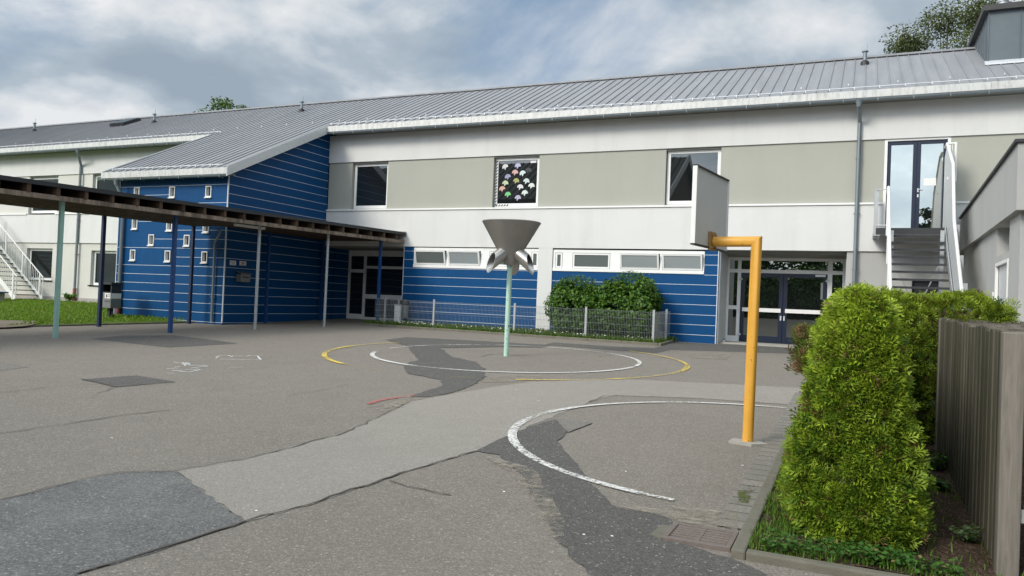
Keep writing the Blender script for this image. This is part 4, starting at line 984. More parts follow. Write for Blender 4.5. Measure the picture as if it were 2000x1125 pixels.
for k in range(17): o_ = .2+.2*k; d.bar((ax_(YS)-o_, YS, CZ0+.027), (ax_(18.1)-o_, 18.1, CZ0+.027), .17, .014)
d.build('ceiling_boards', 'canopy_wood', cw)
d = MB(); q = gz_ = gy(478, 447, 17.6); d.bar((q[0], 17.2, CZ0-.03), (q[0]+.1, 18.3, CZ0-.03), .12, .07); d.build('strip_light', 'white_frame', cw)
def cpost(x, y, mat, sq, top=CZ0+.03, r=.045):
    p = MB(); z = G(x, y)-.02
    if sq: p.box(x-r, x+r, y-r, y+r, z, top)
    else: p.tube([(x, y, z), (x, y, top)], r, 14)
    p.build('post', mat, cw, not sq, bevel=.006 if sq else 0)
def pb(px_, py_): q = gp(px_, py_); return q[0], q[1]
for (a, b, mt, sq, rr) in ((108, 660, 'mint_post', 1, .046), (332, 650, 'blue_post', 1, .047), (498, 643.5, 'galvanised', 0, .045), (633, 638.5, 'galvanised', 0, .045), (193, 638, 'navy_post', 1, .047), (369, 632.5, 'navy_post', 1, .046)):
    x, y = pb(a, b); cpost(x, y, mt, sq, r=rr)
q = gy(741, 540, 22.75); cpost(q[0], 22.75, 'blue_post', 1)
cpost(-18.12, 20.25, 'blue_post', 1); cpost(-18.12, 23.15, 'blue_post', 1)

# ------------------------------------------------------------------ ball funnel pole
PX, PY = gp(988.5, 695.5)[:2]; bf = thing('ball_funnel', 'big metal ball funnel with three spouts on a flaking mint green pole', 'playground game', (PX, PY, G(PX, PY)))
p = MB(); p.tube([(PX, PY, G(PX, PY)-.02), (PX, PY, 2.55)], .058, 18); p.build('pole', 'mint_paint', bf, True)
fm = NT('funnel_metal'); nn = fm.noise(3, 5, .6, fm.vec((1, 1, .5))); fm.col(fm.mix(nn, (.28, .268, .25), (.40, .385, .365))); fm.set(.42, .7, .4)
fi = NT('spout_metal'); nn = fi.noise(9, 3, .6, fi.vec((1, 1, 1))); fi.col(fi.mix(nn, (.42, .41, .385), (.55, .54, .51))); fi.set(.34, .9, .4)
f = MB(); f.lathe([(.655, 3.44), (.665, 3.455), (.655, 3.47), (.635, 3.455), (.32, 2.90), (.19, 2.7), (.12, 2.52), (.06, 2.52)], (PX, PY), 64); f.lathe([(.655, 3.44), (.335, 2.885), (.205, 2.69), (.135, 2.50), (.05, 2.50)], (PX, PY), 64); f.build('funnel', 'funnel_metal', bf, True)
def spout(ang_):
    # local: u outward, z up; outlet cut along a vertical plane
    u = Vector((math.cos(ang_), math.sin(ang_), 0)); s_ = Vector((-math.sin(ang_), math.cos(ang_), 0)); n = 32; R = .15; d = Vector((u.x*.80, u.y*.80, -.60)).normalized()
    w_ = s_.cross(d).normalized(); A = Vector((PX, PY, 2.86))+u*.06; v = []
    for rr in (R, R-.012):
        for e in (0, 1):
            for k in range(n):
                t = 2*math.pi*k/n; off = s_*(rr*math.cos(t))+w_*(rr*math.sin(t))
                L = .08 if e == 0 else (.53-off.dot(u)*1.0)/d.dot(u)
                if e == 1: L = (.45+.06*math.sin(t)-off.dot(u))/d.dot(u)
                v.append(A+d*L+off)
    m_ = MB(); fs = []
    for k in range(n):
        j = (k+1) % n; fs += [(k, j, n+j, n+k), (2*n+j, 2*n+k, 3*n+k, 3*n+j), (n+k, n+j, 3*n+j, 3*n+k)]
    m_.add(v, fs); m_.build('spout', 'spout_metal', bf, True)
va = math.atan2(_fw[1], _fw[0])    # heading of the view
for da in (124, -117, -8): spout(va+math.radians(da))

# ------------------------------------------------------------------ basketball stand
BX, BY = gp(1460, 866)[:2]; bs = thing('basketball_stand', 'yellow bent pipe stand holding a grey backboard seen from behind', 'basketball stand', (BX, BY, G(BX, BY)))
al = math.radians(9); bn_ = Vector((-math.cos(al), math.sin(al), 0)); bt = Vector((math.sin(al), math.cos(al), 0)); top = Vector((BX+.02, BY, 2.46))
p = MB(); ctr = top; nseg = 24; r0_ = .058; vs = []
for lev in range(3):
    for k in range(nseg):
        a_ = r0_*math.cos(2*math.pi*k/nseg); b_ = r0_*math.sin(2*math.pi*k/nseg)
        if lev == 0: q = Vector((BX, BY, G(BX, BY)-.02))+bn_*a_+bt*b_
        elif lev == 1: q = ctr+bn_*a_+bt*b_-Vector((0, 0, a_))       # mitred welded corner
        else: q = ctr+bn_*.48+bt*b_-Vector((0, 0, a_))
        vs.append(q)
p.add(vs, [(i*nseg+k, i*nseg+(k+1) % nseg, (i+1)*nseg+(k+1) % nseg, (i+1)*nseg+k) for i in range(2) for k in range(nseg)])
p.build('post', 'yellow_paint', bs, True)
c = top+bn_*.52
b = MB(); z0, z1 = 2.40, 3.235
b.prism([c+bt*-.54+Vector((0, 0, z0-c.z)), c+bt*.54+Vector((0, 0, z0-c.z)), c+bt*.54+Vector((0, 0, z1-c.z)), c+bt*-.54+Vector((0, 0, z1-c.z))], bn_*.02)
plain('board_grey', (.60, .60, .58), .7, var=.06, scale=2); b.build('backboard', 'board_grey', bs)
b = MB()
for s in (-1, 1):
    b = MB(); b.bar(c+bt*(.55*s)+bn_*.008+Vector((0, 0, z0-c.z)), c+bt*(.55*s)+bn_*.008+Vector((0, 0, z1-c.z)), .02, .05, up=bn_); b.build('board_edge', 'white_paint', bs)
for z in (z0-.008, z1+.008):
    b = MB(); b.bar(c+bt*-.56+bn_*.008+Vector((0, 0, z-c.z)), c+bt*.56+bn_*.008+Vector((0, 0, z-c.z)), .05, .016); b.build('board_rim', 'steel_dark', bs)
b = MB(); cc = top+bn_*.485; b.prism([cc+bt*-.09+Vector((0, 0, -.10)), cc+bt*.09+Vector((0, 0, -.10)), cc+bt*.09+Vector((0, 0, .11)), cc+bt*-.09+Vector((0, 0, .11))], bn_*.03)
for i, j in ((-.06, -.07), (.06, -.07), (-.06, .08), (.06, .08)): b.tube([cc+bt*i+Vector((0, 0, j))-bn_*.015, cc+bt*i+Vector((0, 0, j))], .014, 6)
b.build('mount_plate', 'mount_paint', bs)
b = MB(); z = G(BX, BY); b.prism([(BX-.19, BY-.10, z-.02), (BX+.06, BY-.17, z-.02), (BX+.22, BY-.05, z-.02), (BX+.10, BY+.12, z-.02), (BX-.17, BY+.10, z-.02)], (0, 0, .045)); b.build('footing', 'concrete', bs)

# ------------------------------------------------------------------ wire mesh fence
mf = thing('mesh_fence', 'low galvanised double wire mesh fence around the grass strip', 'fence', (-10, 22, .62))
def mpanel(a, b, h=.86, up=.07):
    L = math.hypot(b[0]-a[0], b[1]-a[1]); n = int(L/.05); m_ = MB()
    def P(t, z): x = a[0]+(b[0]-a[0])*t; y = a[1]+(b[1]-a[1])*t; return (x, y, G(x, y)+up+z)
    for i in range(n+1): t = i/n; m_.tube([P(t, .02), P(t, h)], .0032, 4, caps=False)
    for z in (.05, .25, .45, .65, h-.02):
        for o in (-.006, .006): m_.tube([P(0, z), P(1, z)], .0042, 4)
    m_.build('mesh_panel', 'galvanised', mf)
def mpost(x, y, h=.98):
    m_ = MB(); z = G(x, y); m_.box(x-.03, x+.03, y-.02, y+.02, z-.05, z+h); m_.box(x-.033, x+.033, y-.023, y+.023, z+h, z+h+.012); m_.build('fence_post', 'galvanised', mf)
fpx = [(-5.27, 21.78), (-7.35, 21.9), (-9.75, 22.04), (-12.75, 22.2), (-14.75, 22.32)]
for i, q in enumerate(fpx):
    mpost(*q)
    if i: mpanel(fpx[i-1], q)
mpanel(fpx[-1], (-15.35, 22.6)); mpost(-14.75, 23.2); mpanel((-15.35, 22.6), (-14.75, 23.2)); mpanel((-5.27, 21.8), (-5.15, 23.35)); mpost(-5.16, 22.9)

# ------------------------------------------------------------------ drain grate
GX, GY = -.90, 5.33; dg = thing('drain_grate', 'rusty rectangular drain grate set in the asphalt beside the kerb', 'drain', (GX, GY, G(GX, GY)))
x0, x1, y0, y1 = -1.13, -.685, 5.12, 5.53; z = G(GX, GY)+.024
f = MB(); f.box(x0, x1, y0, y0+.035, z-.06, z); f.box(x0, x1, y1-.035, y1, z-.06, z); f.box(x0, x0+.035, y0+.035, y1-.035, z-.06, z); f.box(x1-.035, x1, y0+.035, y1-.035, z-.06, z); f.box((x0+x1)/2-.014, (x0+x1)/2+.014, y0+.035, y1-.035, z-.05, z-.003); f.build('frame', 'grate_iron', dg, bevel=.004)
for i in range(6):
    yy = y0+.044+i*.0565; f = MB(); f.box(x0+.036, x1-.036, yy, yy+.027, z-.05, z-.004); f.build('grate_bar', 'grate_iron', dg, bevel=.004)
f = MB(); f.box(x0+.03, x1-.03, y0+.03, y1-.03, z-.052, z-.050); f.build('pit', 'black_hole', dg)
f = MB(); f.prism([(x0-.09, y0+.06, z-.03), (x0-.003, y0, z-.03), (x0-.003, y1, z-.03), (x0-.07, y1+.03, z-.03)], (0, 0, .018)); f.build('collar', 'moss_concrete', dg)

# ------------------------------------------------------------------ wooden palisade
FX = .83; wf = thing('wooden_fence', 'weathered vertical board fence closing off a bin enclosure', 'fence', (FX, 7.4, .2))
b = MB(); y = 5.56; i = 0
while y < 9.35:
    wd = random.uniform(.075, .10); h = 1.63+(y-5.5)*.018+random.uniform(-.018, .014); o = random.uniform(-.004, .004)+(.004 if i % 2 else 0)
    b.box(FX+o, FX+o+.022, y, y+wd-.008, G(FX, y)+.03, h); y += wd; i += 1
b.build('board_panel', 'fence_wood', wf, bevel=.003)
b = MB(); b.box(FX-.012, FX+.105, 5.44, 5.555, .02, 1.635); b.build('post', 'post_wood', wf, bevel=.008)
b = MB(); b.box(FX-.01, FX+.09, 9.36, 9.46, .1, 1.70); b.build('post', 'post_wood', wf, bevel=.006)
b = MB(); b.box(FX+.04, FX+.075, 5.56, 9.36, .45, .55); b.box(FX+.04, FX+.075, 5.56, 9.36, 1.40, 1.50); b.build('rail', 'fence_wood', wf)
b = MB(); x = FX+.10; i = 0
while x < 3.4:
    wd = random.uniform(.05, .065); b.box(x, x+wd-.008, 9.40+(.01 if i % 2 else 0), 9.42+(.01 if i % 2 else 0), .2, 1.69+random.uniform(-.012, .012)); x += wd; i += 1
b.build('back_panel', 'fence_wood', wf)
b = MB()
for k in range(9): yy = 5.75+k*.38; b.box(FX+.12, 3.4, yy, yy+.09, 1.55+k*.012, 1.575+k*.012)
b.build('roof_slats', 'post_wood', wf)
b = MB(); x = FX+.135
while x < 2.2: b.box(x, x+.085, 5.47, 5.49, .16, 1.60); x += .095
b.build('front_panel', 'fence_wood', wf); b = MB(); b.box(FX+.12, 2.2, 5.492, 5.53, .50, .60); b.box(FX+.12, 2.2, 5.492, 5.53, 1.35, 1.45); b.box(2.2, 2.3, 5.45, 5.55, .1, 1.63); b.build('rail', 'fence_wood', wf)
b = MB(); b.box(FX+.108, FX+.128, 5.46, 5.468, .50, .58); b.box(FX+.108, FX+.128, 5.46, 5.468, 1.2, 1.42); b.build('gate_hinge', 'galvanised', wf)

# ------------------------------------------------------------------ small things on walls and lawn
def onside(p): return gx(p[0], p[1], WX1+.01)
for (pa, pb_, nm, red) in (((449, 508.5), (460.5, 518.5), 'white notice plate with grey print on the dark blue wall near its corner', 0), ((468, 509.5), (480, 519), 'white notice plate with red and black print on the dark blue wall', 1)):
    a = onside(pa); b_ = onside(pb_); s = thing('notice_plate', nm, 'sign', tuple(a), 'notice plates on the blue wall')
    m_ = MB(); m_.box(WX1+.008, WX1+.02, min(a[1], b_[1]), max(a[1], b_[1]), b_[2], a[2]); m_.build('plate', 'paper', s)
    m_ = MB(); y0, y1 = min(a[1], b_[1]), max(a[1], b_[1]); hgt = a[2]-b_[2]; wd = y1-y0
    for u0, u1, v0, v1 in ((.1, .9, .70, .82), (.2, .8, .46, .58), (.1, .9, .12, .2), (.35, .65, .28, .40)): m_.box(WX1+.0205, WX1+.022, y0+wd*u0, y0+wd*u1, b_[2]+hgt*v0, b_[2]+hgt*v1)
    m_.build('print', 'red_pipe' if red else 'annex_render', s)
a = onside((457, 532)); b_ = onside((477, 551)); mbx = thing('letter_box', 'grey metal letter box on the dark blue wall under the canopy', 'letter box', tuple(a))
y0, y1 = a[1]+.1, b_[1]+.05
m_ = MB(); m_.box(WX1+.01, WX1+.22, y0, y1, b_[2], a[2]-.04); m_.build('body', 'bin_grey', mbx, bevel=.01)
m_ = MB(); m_.prism([(WX1+.01, y0-.02, a[2]+.03), (WX1+.25, y0-.02, a[2]-.038), (WX1+.25, y1+.02, a[2]-.038), (WX1+.01, y1+.02, a[2]+.03)], (0, 0, .015)); m_.build('lid', 'bin_grey', mbx)
m_ = MB(); m_.box(WX1+.2205, WX1+.226, y0+.08, y1-.08, a[2]-.16, a[2]-.12); m_.build('slot', 'dark_metal', mbx)
# litter bin on the lawn
BNX, BNY = gp(214, 624)[:2]; bz = LZ(BNX, BNY); lb = thing('litter_bin', 'grey litter bin with hood and poster at the lawn edge by the walkway post', 'litter bin', (BNX, BNY, bz))
m_ = MB(); m_.box(BNX-.26, BNX+.26, BNY-.2, BNY+.2, bz+.28, bz+.78); m_.build('body', 'bin_grey', lb, bevel=.02)
m_ = MB(); m_.box(BNX-.24, BNX+.24, BNY-.18, BNY+.18, bz+.78, bz+.81); m_.box(BNX-.25, BNX-.21, BNY-.18, BNY+.18, bz+.81, bz+1.05); m_.box(BNX+.21, BNX+.25, BNY-.18, BNY+.18, bz+.81, bz+1.05); m_.box(BNX-.2, BNX+.2, BNY+.15, BNY+.18, bz+.81, bz+1.05); m_.box(BNX-.28, BNX+.28, BNY-.22, BNY+.22, bz+1.05, bz+1.12); m_.build('hood', 'steel_dark', lb)
m_ = MB(); m_.box(BNX-.06, BNX+.06, BNY-.06, BNY+.06, bz-.02, bz+.28); m_.box(BNX+.1, BNX+.15, BNY-.02, BNY+.02, bz-.02, bz+.28); m_.build('foot', 'steel_dark', lb)
m_ = MB(); m_.box(BNX+.262, BNX+.266, BNY-.18, BNY+.18, bz+.60, bz+.77); m_.box(BNX-.02, BNX+.24, BNY-.206, BNY-.202, bz+.60, bz+.77); m_.build('poster', 'paper', lb)
m_ = MB(); m_.lathe([(0, 0), (.05, 0)], (0, 0), 3); m_ = MB(); m_.box(BNX+.04, BNX+.10, BNY-.209, BNY-.2065, bz+.63, bz+.73); m_.box(BNX+.13, BNX+.22, BNY-.209, BNY-.2065, bz+.66, bz+.68); m_.box(BNX+.13, BNX+.22, BNY-.209, BNY-.2065, bz+.71, bz+.73); m_.box(BNX-.02, BNX+.22, BNY-.206, BNY-.202, bz+.48, bz+.54); m_.build('print', 'paper_print', lb)
# bin and board behind the mesh fence
q = gy(790, 612, 23.2); lb2 = thing('waste_basket', 'small black-rimmed wire basket against the blue wall behind the mesh fence', 'litter bin', (q[0], 23.2, G(q[0], 23.2)+.05))
z = G(q[0], 23.2)+.05
m_ = MB(); m_.lathe([(.0, z+.22), (.13, z+.22), (.16, z+.68), (.15, z+.68), (.12, z+.24), (0, z+.24)], (q[0], 23.2), 18); m_.build('basket', 'bin_grey', lb2, True)
m_ = MB(); m_.lathe([(.17, z+.66), (.185, z+.70), (.17, z+.78), (.10, z+.86), (0, z+.87)], (q[0], 23.2), 18); m_.build('lid', 'dark_metal', lb2, True)
m_ = MB(); m_.box(q[0]-.02, q[0]+.02, 23.28, 23.32, z-.05, z+.6); m_.build('foot', 'dark_metal', lb2)
q = gy(777, 617, 22.9); z = G(q[0], 22.9)+.05; bb = thing('stone_post', 'short pale concrete post standing in the grass beside the waste basket', 'post', (q[0], 22.9, z))
m_ = MB(); m_.box(q[0]-.11, q[0]+.11, 22.82, 22.94, z-.03, z+.66); m_.build('shaft', 'white_paint', bb, bevel=.01); m_ = MB(); m_.box(q[0]-.12, q[0]+.12, 22.81, 22.95, z+.66, z+.70); m_.build('cap', 'galvanised', bb)
q = gp(1414, 670); ds = thing('door_stop', 'small white door stop on the asphalt by the glazed entrance', 'door stop', tuple(q))
m_ = MB(); m_.box(q[0]-.03, q[0]+.03, q[1]-.03, q[1]+.03, q[2]-.01, q[2]+.10); m_.build('block', 'white_paint', ds, bevel=.008); m_ = MB(); m_.lathe([(.04, q[2]+.10), (.045, q[2]+.12), (.03, q[2]+.14), (0, q[2]+.14)], (q[0], q[1]), 12); m_.build('rubber_cap', 'bin_grey', ds, True)

# ------------------------------------------------------------------ hedges of thuja
def frond():
    v = []; f = []
    def kite(p, d, l, w, z=0):
        p = np.array(p); d = np.array(d)/np.hypot(*d); s = np.array([-d[1], d[0]]); k = len(v)
        for q, h in ((p, z), (p+d*l*.6+s*w, z+.05), (p+d*l, z-.16*l), (p+d*l*.6-s*w, z+.05)): v.append((q[0], q[1], h))
        f.append((k, k+1, k+2, k+3))
    kite((0, 0), (1, 0), 1.0, .05)
    for t, l in ((.15, .62), (.42, .52), (.68, .34)):
        for s in (-1, 1): kite((t+.05*s, 0), (1, .95*s), l, .062, .12*s*(1 if t < .5 else -1))
    return np.array(v), np.array(f)
FV, FQ = frond()
def hedge_obj(name, label, boxes, n, loc, bias, core, holes=(), size=(.06, .115), tint=1.0, gold=1.0, group=None, cat='hedge', stray=0):
    """boxes: list of profile functions sampling surface points+normals"""
    root = thing(name, label, cat, loc, group); pos, nor = boxes(n); n = len(pos)
    depth = RNG.exponential(.028, n); pos = pos-nor*depth[:, None]+RNG.normal(0, .016, (n, 3))
    keep = np.ones(n, bool)
    for hc, hr in holes: keep &= np.linalg.norm((pos-np.array(hc))/np.array(hr), axis=1) > 1
    pos, nor = pos[keep], nor[keep]; n = len(pos)
    xa = nrm(nor*RNG.uniform(.15, .8, (n, 1))+np.array([0, 0, 1.])*RNG.uniform(-.2, .9, (n, 1))+RNG.normal(0, .5, (n, 3)))
    rd = RNG.normal(0, 1, (n, 3)); rd = nrm(rd+nor*.2); ya = nrm(np.cross(rd, xa)); za = np.cross(xa, ya)
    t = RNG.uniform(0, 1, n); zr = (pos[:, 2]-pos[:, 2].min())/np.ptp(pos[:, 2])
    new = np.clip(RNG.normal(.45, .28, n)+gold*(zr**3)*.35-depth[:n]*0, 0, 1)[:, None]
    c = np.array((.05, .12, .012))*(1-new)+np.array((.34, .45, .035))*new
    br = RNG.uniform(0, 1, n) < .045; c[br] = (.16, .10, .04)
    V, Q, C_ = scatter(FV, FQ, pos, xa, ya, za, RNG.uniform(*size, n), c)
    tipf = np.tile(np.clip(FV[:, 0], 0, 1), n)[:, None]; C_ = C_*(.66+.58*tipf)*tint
    cloud('foliage', V, Q, C_, 'leaves', root); core(root); return root
def lump(y, z): return .035*math.sin(y*7+z*3)+.03*math.sin(z*9+y*2)
HX, HW0, HW1, HY0, HY1, HZ = .025, .365, .20, 5.47, 9.6, 1.82
def hw(z):  # half width of the clipped profile
    t = np.clip((z-.2)/(HZ-.2), 0, 1); return (HW0-(HW0-.20)*t**1.2)*np.sqrt(np.clip(1-(np.clip(t-.72, 0, 1)/.29)**2, 0, 1))*np.clip(.72+1.6*(z-.14), .72, 1)
def near_pts(n):
    P = []; Nn = []
    k = int(n*.42); z = RNG.uniform(.19, HZ, k*2); u = RNG.uniform(-1, 1, k*2); ok = RNG.uniform(0, 1, k*2) < hw(z)/HW0; z, u = z[ok][:k], u[ok][:k]
    w_ = hw(z); dx = u*w_; dy = .22*(np.abs(u)**3)+.10*np.clip((z-1.4)/.44, 0, 1)**2+.05*np.sin(z*7+u*3)*.6
    P.append(np.c_[HX+dx+.04*np.sin(z*5.1)*.5, HY0+dy, z]); Nn.append(nrm(np.c_[u**3*1.2, -np.ones(len(u)), .15+.8*np.clip((z-1.45)/.4, 0, 1)]))
    for s, fr in ((-1, .30), (1, .16)):
        k = int(n*fr); z = RNG.uniform(.19, HZ-.03, k); y = HY0+.12+(HY1-HY0)*RNG.uniform(0, 1, k)**1.7; w_ = hw(z)+.045*np.sin(y*3.1+z*4)+.03*np.sin(y*7.7)
        P.append(np.c_[HX+s*w_, y, z]); Nn.append(nrm(np.c_[np.full(k, float(s)), np.zeros(k), .2+.9*np.clip((z-1.4)/.4, 0, 1)]))
    k = int(n*.12); y = HY0+.1+(HY1-HY0)*RNG.uniform(0, 1, k)**1.5; u = RNG.uniform(-1, 1, k); z = HZ-.09*u**2+.03*np.sin(y*5)
    P.append(np.c_[HX+u*.15, y, z]); Nn.append(nrm(np.c_[u*.5, np.zeros(k), np.ones(k)]))
    return np.concatenate(P), np.concatenate(Nn)
def near_core(root):
    m_ = MB(); vs = []; zs__ = np.linspace(.10, HZ-.10, 10)
    for y in (HY0+.24, HY0+.4, HY1):
        for z in zs__: vs.append((HX-max(hw(z)-.14, .03)*(1 if y > HY0+.2 else .6), y, z))
        for z in zs__[::-1]: vs.append((HX+max(hw(z)-.14, .03)*(1 if y > HY0+.2 else .6), y, z))
    fs = [tuple(range(20))]; 
    for j in range(2):
        for i in range(20): fs.append((j*20+i, j*20+(i+1) % 20, (j+1)*20+(i+1) % 20, (j+1)*20+i))
    m_.add(vs, fs); m_.build('twigs', 'bark', root)
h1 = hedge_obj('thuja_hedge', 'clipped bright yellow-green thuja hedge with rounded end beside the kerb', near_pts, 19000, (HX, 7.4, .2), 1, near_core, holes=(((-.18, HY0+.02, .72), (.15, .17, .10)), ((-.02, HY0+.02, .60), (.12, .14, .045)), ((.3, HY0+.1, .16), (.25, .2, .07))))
# shoots sticking out of the left flank
k = 420; a = RNG.uniform(0, 1, k); base = np.array([gy(1577, 700, 7.4)]*k)+np.c_[RNG.normal(0, .05, k), RNG.normal(0, .12, k), -.16+.38*a]
n0 = np.tile((-1., -.2, .5), (k, 1)); xa = nrm(n0*.4+np.array((0, 0, .8))+RNG.normal(0, .4, (k, 3))); ya = nrm(np.cross(RNG.normal(0, 1, (k, 3)), xa)); za = np.cross(xa, ya); t = RNG.uniform(0, 1, (k, 1))
V, Q, C_ = scatter(FV, FQ, base, xa, ya, za, RNG.uniform(.05, .12, k), np.where(RNG.uniform(0, 1, (k, 1)) < .45, np.array((.17, .10, .045)), np.array((.12, .17, .03)))); cloud('shoots', V, Q, C_, 'leaves', h1)
def far_pts(n):
    P = []; Nn = []; x0, x1, y0, y1, zt_ = .30, 1.55, 9.75, 10.7, 1.90
    k = int(n*.6); x = RNG.uniform(x0, x1, k); z = RNG.uniform(.3, zt_, k); P.append(np.c_[x, y0+.06*np.sin(x*6+z*5)+.12*np.clip((z-1.6)/.3, 0, 1)**2, z]); Nn.append(nrm(np.c_[RNG.normal(0, .1, k), -np.ones(k), .2+np.clip((z-1.6)/.3, 0, 1)]))
    k = int(n*.28); x = RNG.uniform(x0, x1, k); y = RNG.uniform(y0+.1, y1, k); P.append(np.c_[x, y, zt_+.03*np.sin(x*7)+.02*np.sin(y*9)-.10*np.clip((x-1.3)/.25, 0, 1)]); Nn.append(np.tile((0, 0, 1.), (k, 1)))
    k = int(n*.12); y = RNG.uniform(y0, y1, k); z = RNG.uniform(.3, zt_-.1, k); P.append(np.c_[np.full(k, x1), y, z]); Nn.append(np.tile((1., 0, 0), (k, 1)))
    return np.concatenate(P), np.concatenate(Nn)
def far_core(root): m_ = MB(); m_.box(.36, 1.48, 9.85, 10.6, .2, 1.80); m_.build('twigs', 'bark', root)
hedge_obj('thuja_hedge', 'flat-topped thuja hedge, foliage toned down for fence shade, behind the wooden fence and soil path', far_pts, 6500, (1, 10.2, .3), 1, far_core, size=(.06, .12), tint=.78, gold=.9)  # tint puts the shade from the fence into the foliage colour

# ------------------------------------------------------------------ broadleaf shrubs behind the mesh fence
t_l2 = np.array([(0, 0, 0), (.35, -.30, .05), (.72, -.2, .0), (1, 0, -.12), (.72, .2, 0), (.35, .30, .05)]); q_l2 = np.array([(0, 1, 2, 3), (0, 3, 4, 5)])
def leafcloud(root, name, pos, nor, size, c0, c1, mat='glossy_leaves', jit=.55, droop=.3):
    n = len(pos); za = nrm(nor+RNG.normal(0, jit, (n, 3))+np.array((0, 0, .5))); xa = nrm(nor*.6+np.array((0, 0, -droop))+RNG.normal(0, .7, (n, 3))); xa = nrm(xa-za*(xa*za).sum(1, keepdims=True)); ya = np.cross(za, xa)
    t = RNG.beta(1.6, 1.8, (n, 1)); c = np.array(c0)*(1-t)+np.array(c1)*t
    V, Q, C_ = scatter(t_l2, q_l2, pos, xa, ya, za, RNG.uniform(*size, n), c); return cloud(name, V, Q, C_, mat, root)
def shrub(label, cx, cy, rx_, ry_, zb, zt, n, seed):
    rg = np.random.default_rng(seed); root = thing('shrub', label, 'shrub', (cx, cy, zb), 'shrubs behind the mesh fence')
    d = nrm(rg.normal(0, 1, (n, 3))); lob = 1+.10*np.sin(d[:, 0]*6+seed)+.08*np.sin(d[:, 2]*7+d[:, 1]*4+seed)+.06*np.sin(d[:, 0]*13+d[:, 2]*11)
    rr = (rg.uniform(.45, 1, n)**.45)*lob; h = (zt-zb)/2
    sq = np.sign(d)*np.abs(d)**.75
    pos = np.c_[cx+sq[:, 0]*rx_*rr, cy+sq[:, 1]*ry_*rr, zb+h+sq[:, 2]*h*rr]; k = pos[:, 2] > zb+.02; pos, d = pos[k], d[k]
    leafcloud(root, 'foliage', pos, d, (.07, .125), (.022, .072, .008), (.11, .21, .022))
    m = n//26; d2 = nrm(np.c_[rg.normal(0, .6, m), rg.normal(0, .5, m), np.abs(rg.normal(.8, .4, m))]); base = np.c_[cx+d2[:, 0]*rx_*.9, cy+d2[:, 1]*ry_*.8, zb+h+d2[:, 2]*h*.98]; P = []
    for b, dd in zip(base, d2):
        for s in range(5): P.append(b+np.array((dd[0]*.3, dd[1]*.3, 1))*s*.055+rg.normal(0, .025, 3))
    P = np.array(P); leafcloud(root, 'shoots', P, np.tile((0, 0, 1.), (len(P), 1)), (.045, .085), (.05, .12, .015), (.16, .27, .03))
    m_ = MB()
    for q in range(9): a = 2*math.pi*q/9; m_.tube([(cx+.1*math.cos(a), cy+.1*math.sin(a), zb-.05), (cx+.3*rx_*math.cos(a), cy+.3*ry_*math.sin(a), zb+.6*h), (cx+.6*rx_*math.cos(a), cy+.6*ry_*math.sin(a), zb+1.3*h)], [.025, .018, .006], 6)
    m_.build('stems', 'bark', root)
shrub('wide rounded green shrub behind the mesh fence, on the side of the white pillar', -8.0, 22.85, .98, .62, .75, 2.36, 8000, 3)
shrub('taller darker green shrub behind the mesh fence, on the side of the glazed entrance', -6.25, 22.75, .98, .66, .75, 2.52, 8600, 5)

# ------------------------------------------------------------------ small plants
def sprig(label, x, y, z, h, n, c0, c1, size, cat='plant', lean=(0, 0), sp=.6, name='weed_plant'):
    root = thing(name, label, cat, (x, y, z)); P = []; N_ = []; m_ = MB()
    for s in range(n):
        a = random.uniform(0, 6.28); L = h*random.uniform(.6, 1.1); dx, dy = sp*L*math.cos(a)+lean[0], sp*L*math.sin(a)+lean[1]
        pts = [(x+dx*t, y+dy*t, z+L*(t-.35*t*t)) for t in (0, .33, .66, 1)]; m_.tube(pts, [.004, .003, .002, .0012], 5)
        for t in np.linspace(.2, 1, 12):
            P.append((x+dx*t+random.gauss(0, .012), y+dy*t+random.gauss(0, .012), z+L*(t-.35*t*t))); N_.append((math.cos(a)*.3, math.sin(a)*.3, 1))
    m_.build('stems', 'lawn_soil', root); leafcloud(root, 'foliage', np.array(P), np.array(N_), size, c0, c1, 'leaves'); return root
q = gp(1830, 815); sprig('ferny green weed growing against the far end of the wooden fence', .70, 8.3, .22, .34, 16, (.03, .09, .012), (.07, .16, .03), (.04, .07))
sprig('broad low weed on the soil path below the ferny weed', .66, 7.5, .21, .20, 10, (.03, .08, .012), (.06, .13, .03), (.05, .09))
sprig('grey-green weed with long leafy shoot at the foot of the wooden post', .76, 6.05, .19, .19, 16, (.06, .11, .04), (.13, .19, .08), (.02, .045), lean=(-.05, -.02))
q = gp(540/4, 571+3); sprig('bright green weed at the foot of the left downpipe', gy(136, 578, 22.9)[0], 22.9, .89, .45, 16, (.08, .18, .02), (.16, .3, .04), (.09, .16))
sprig('tuft of weeds at the kerb corner of the grass strip', -5.0, 23.1, G(-5, 23), .25, 12, (.04, .11, .015), (.10, .2, .03), (.05, .09))

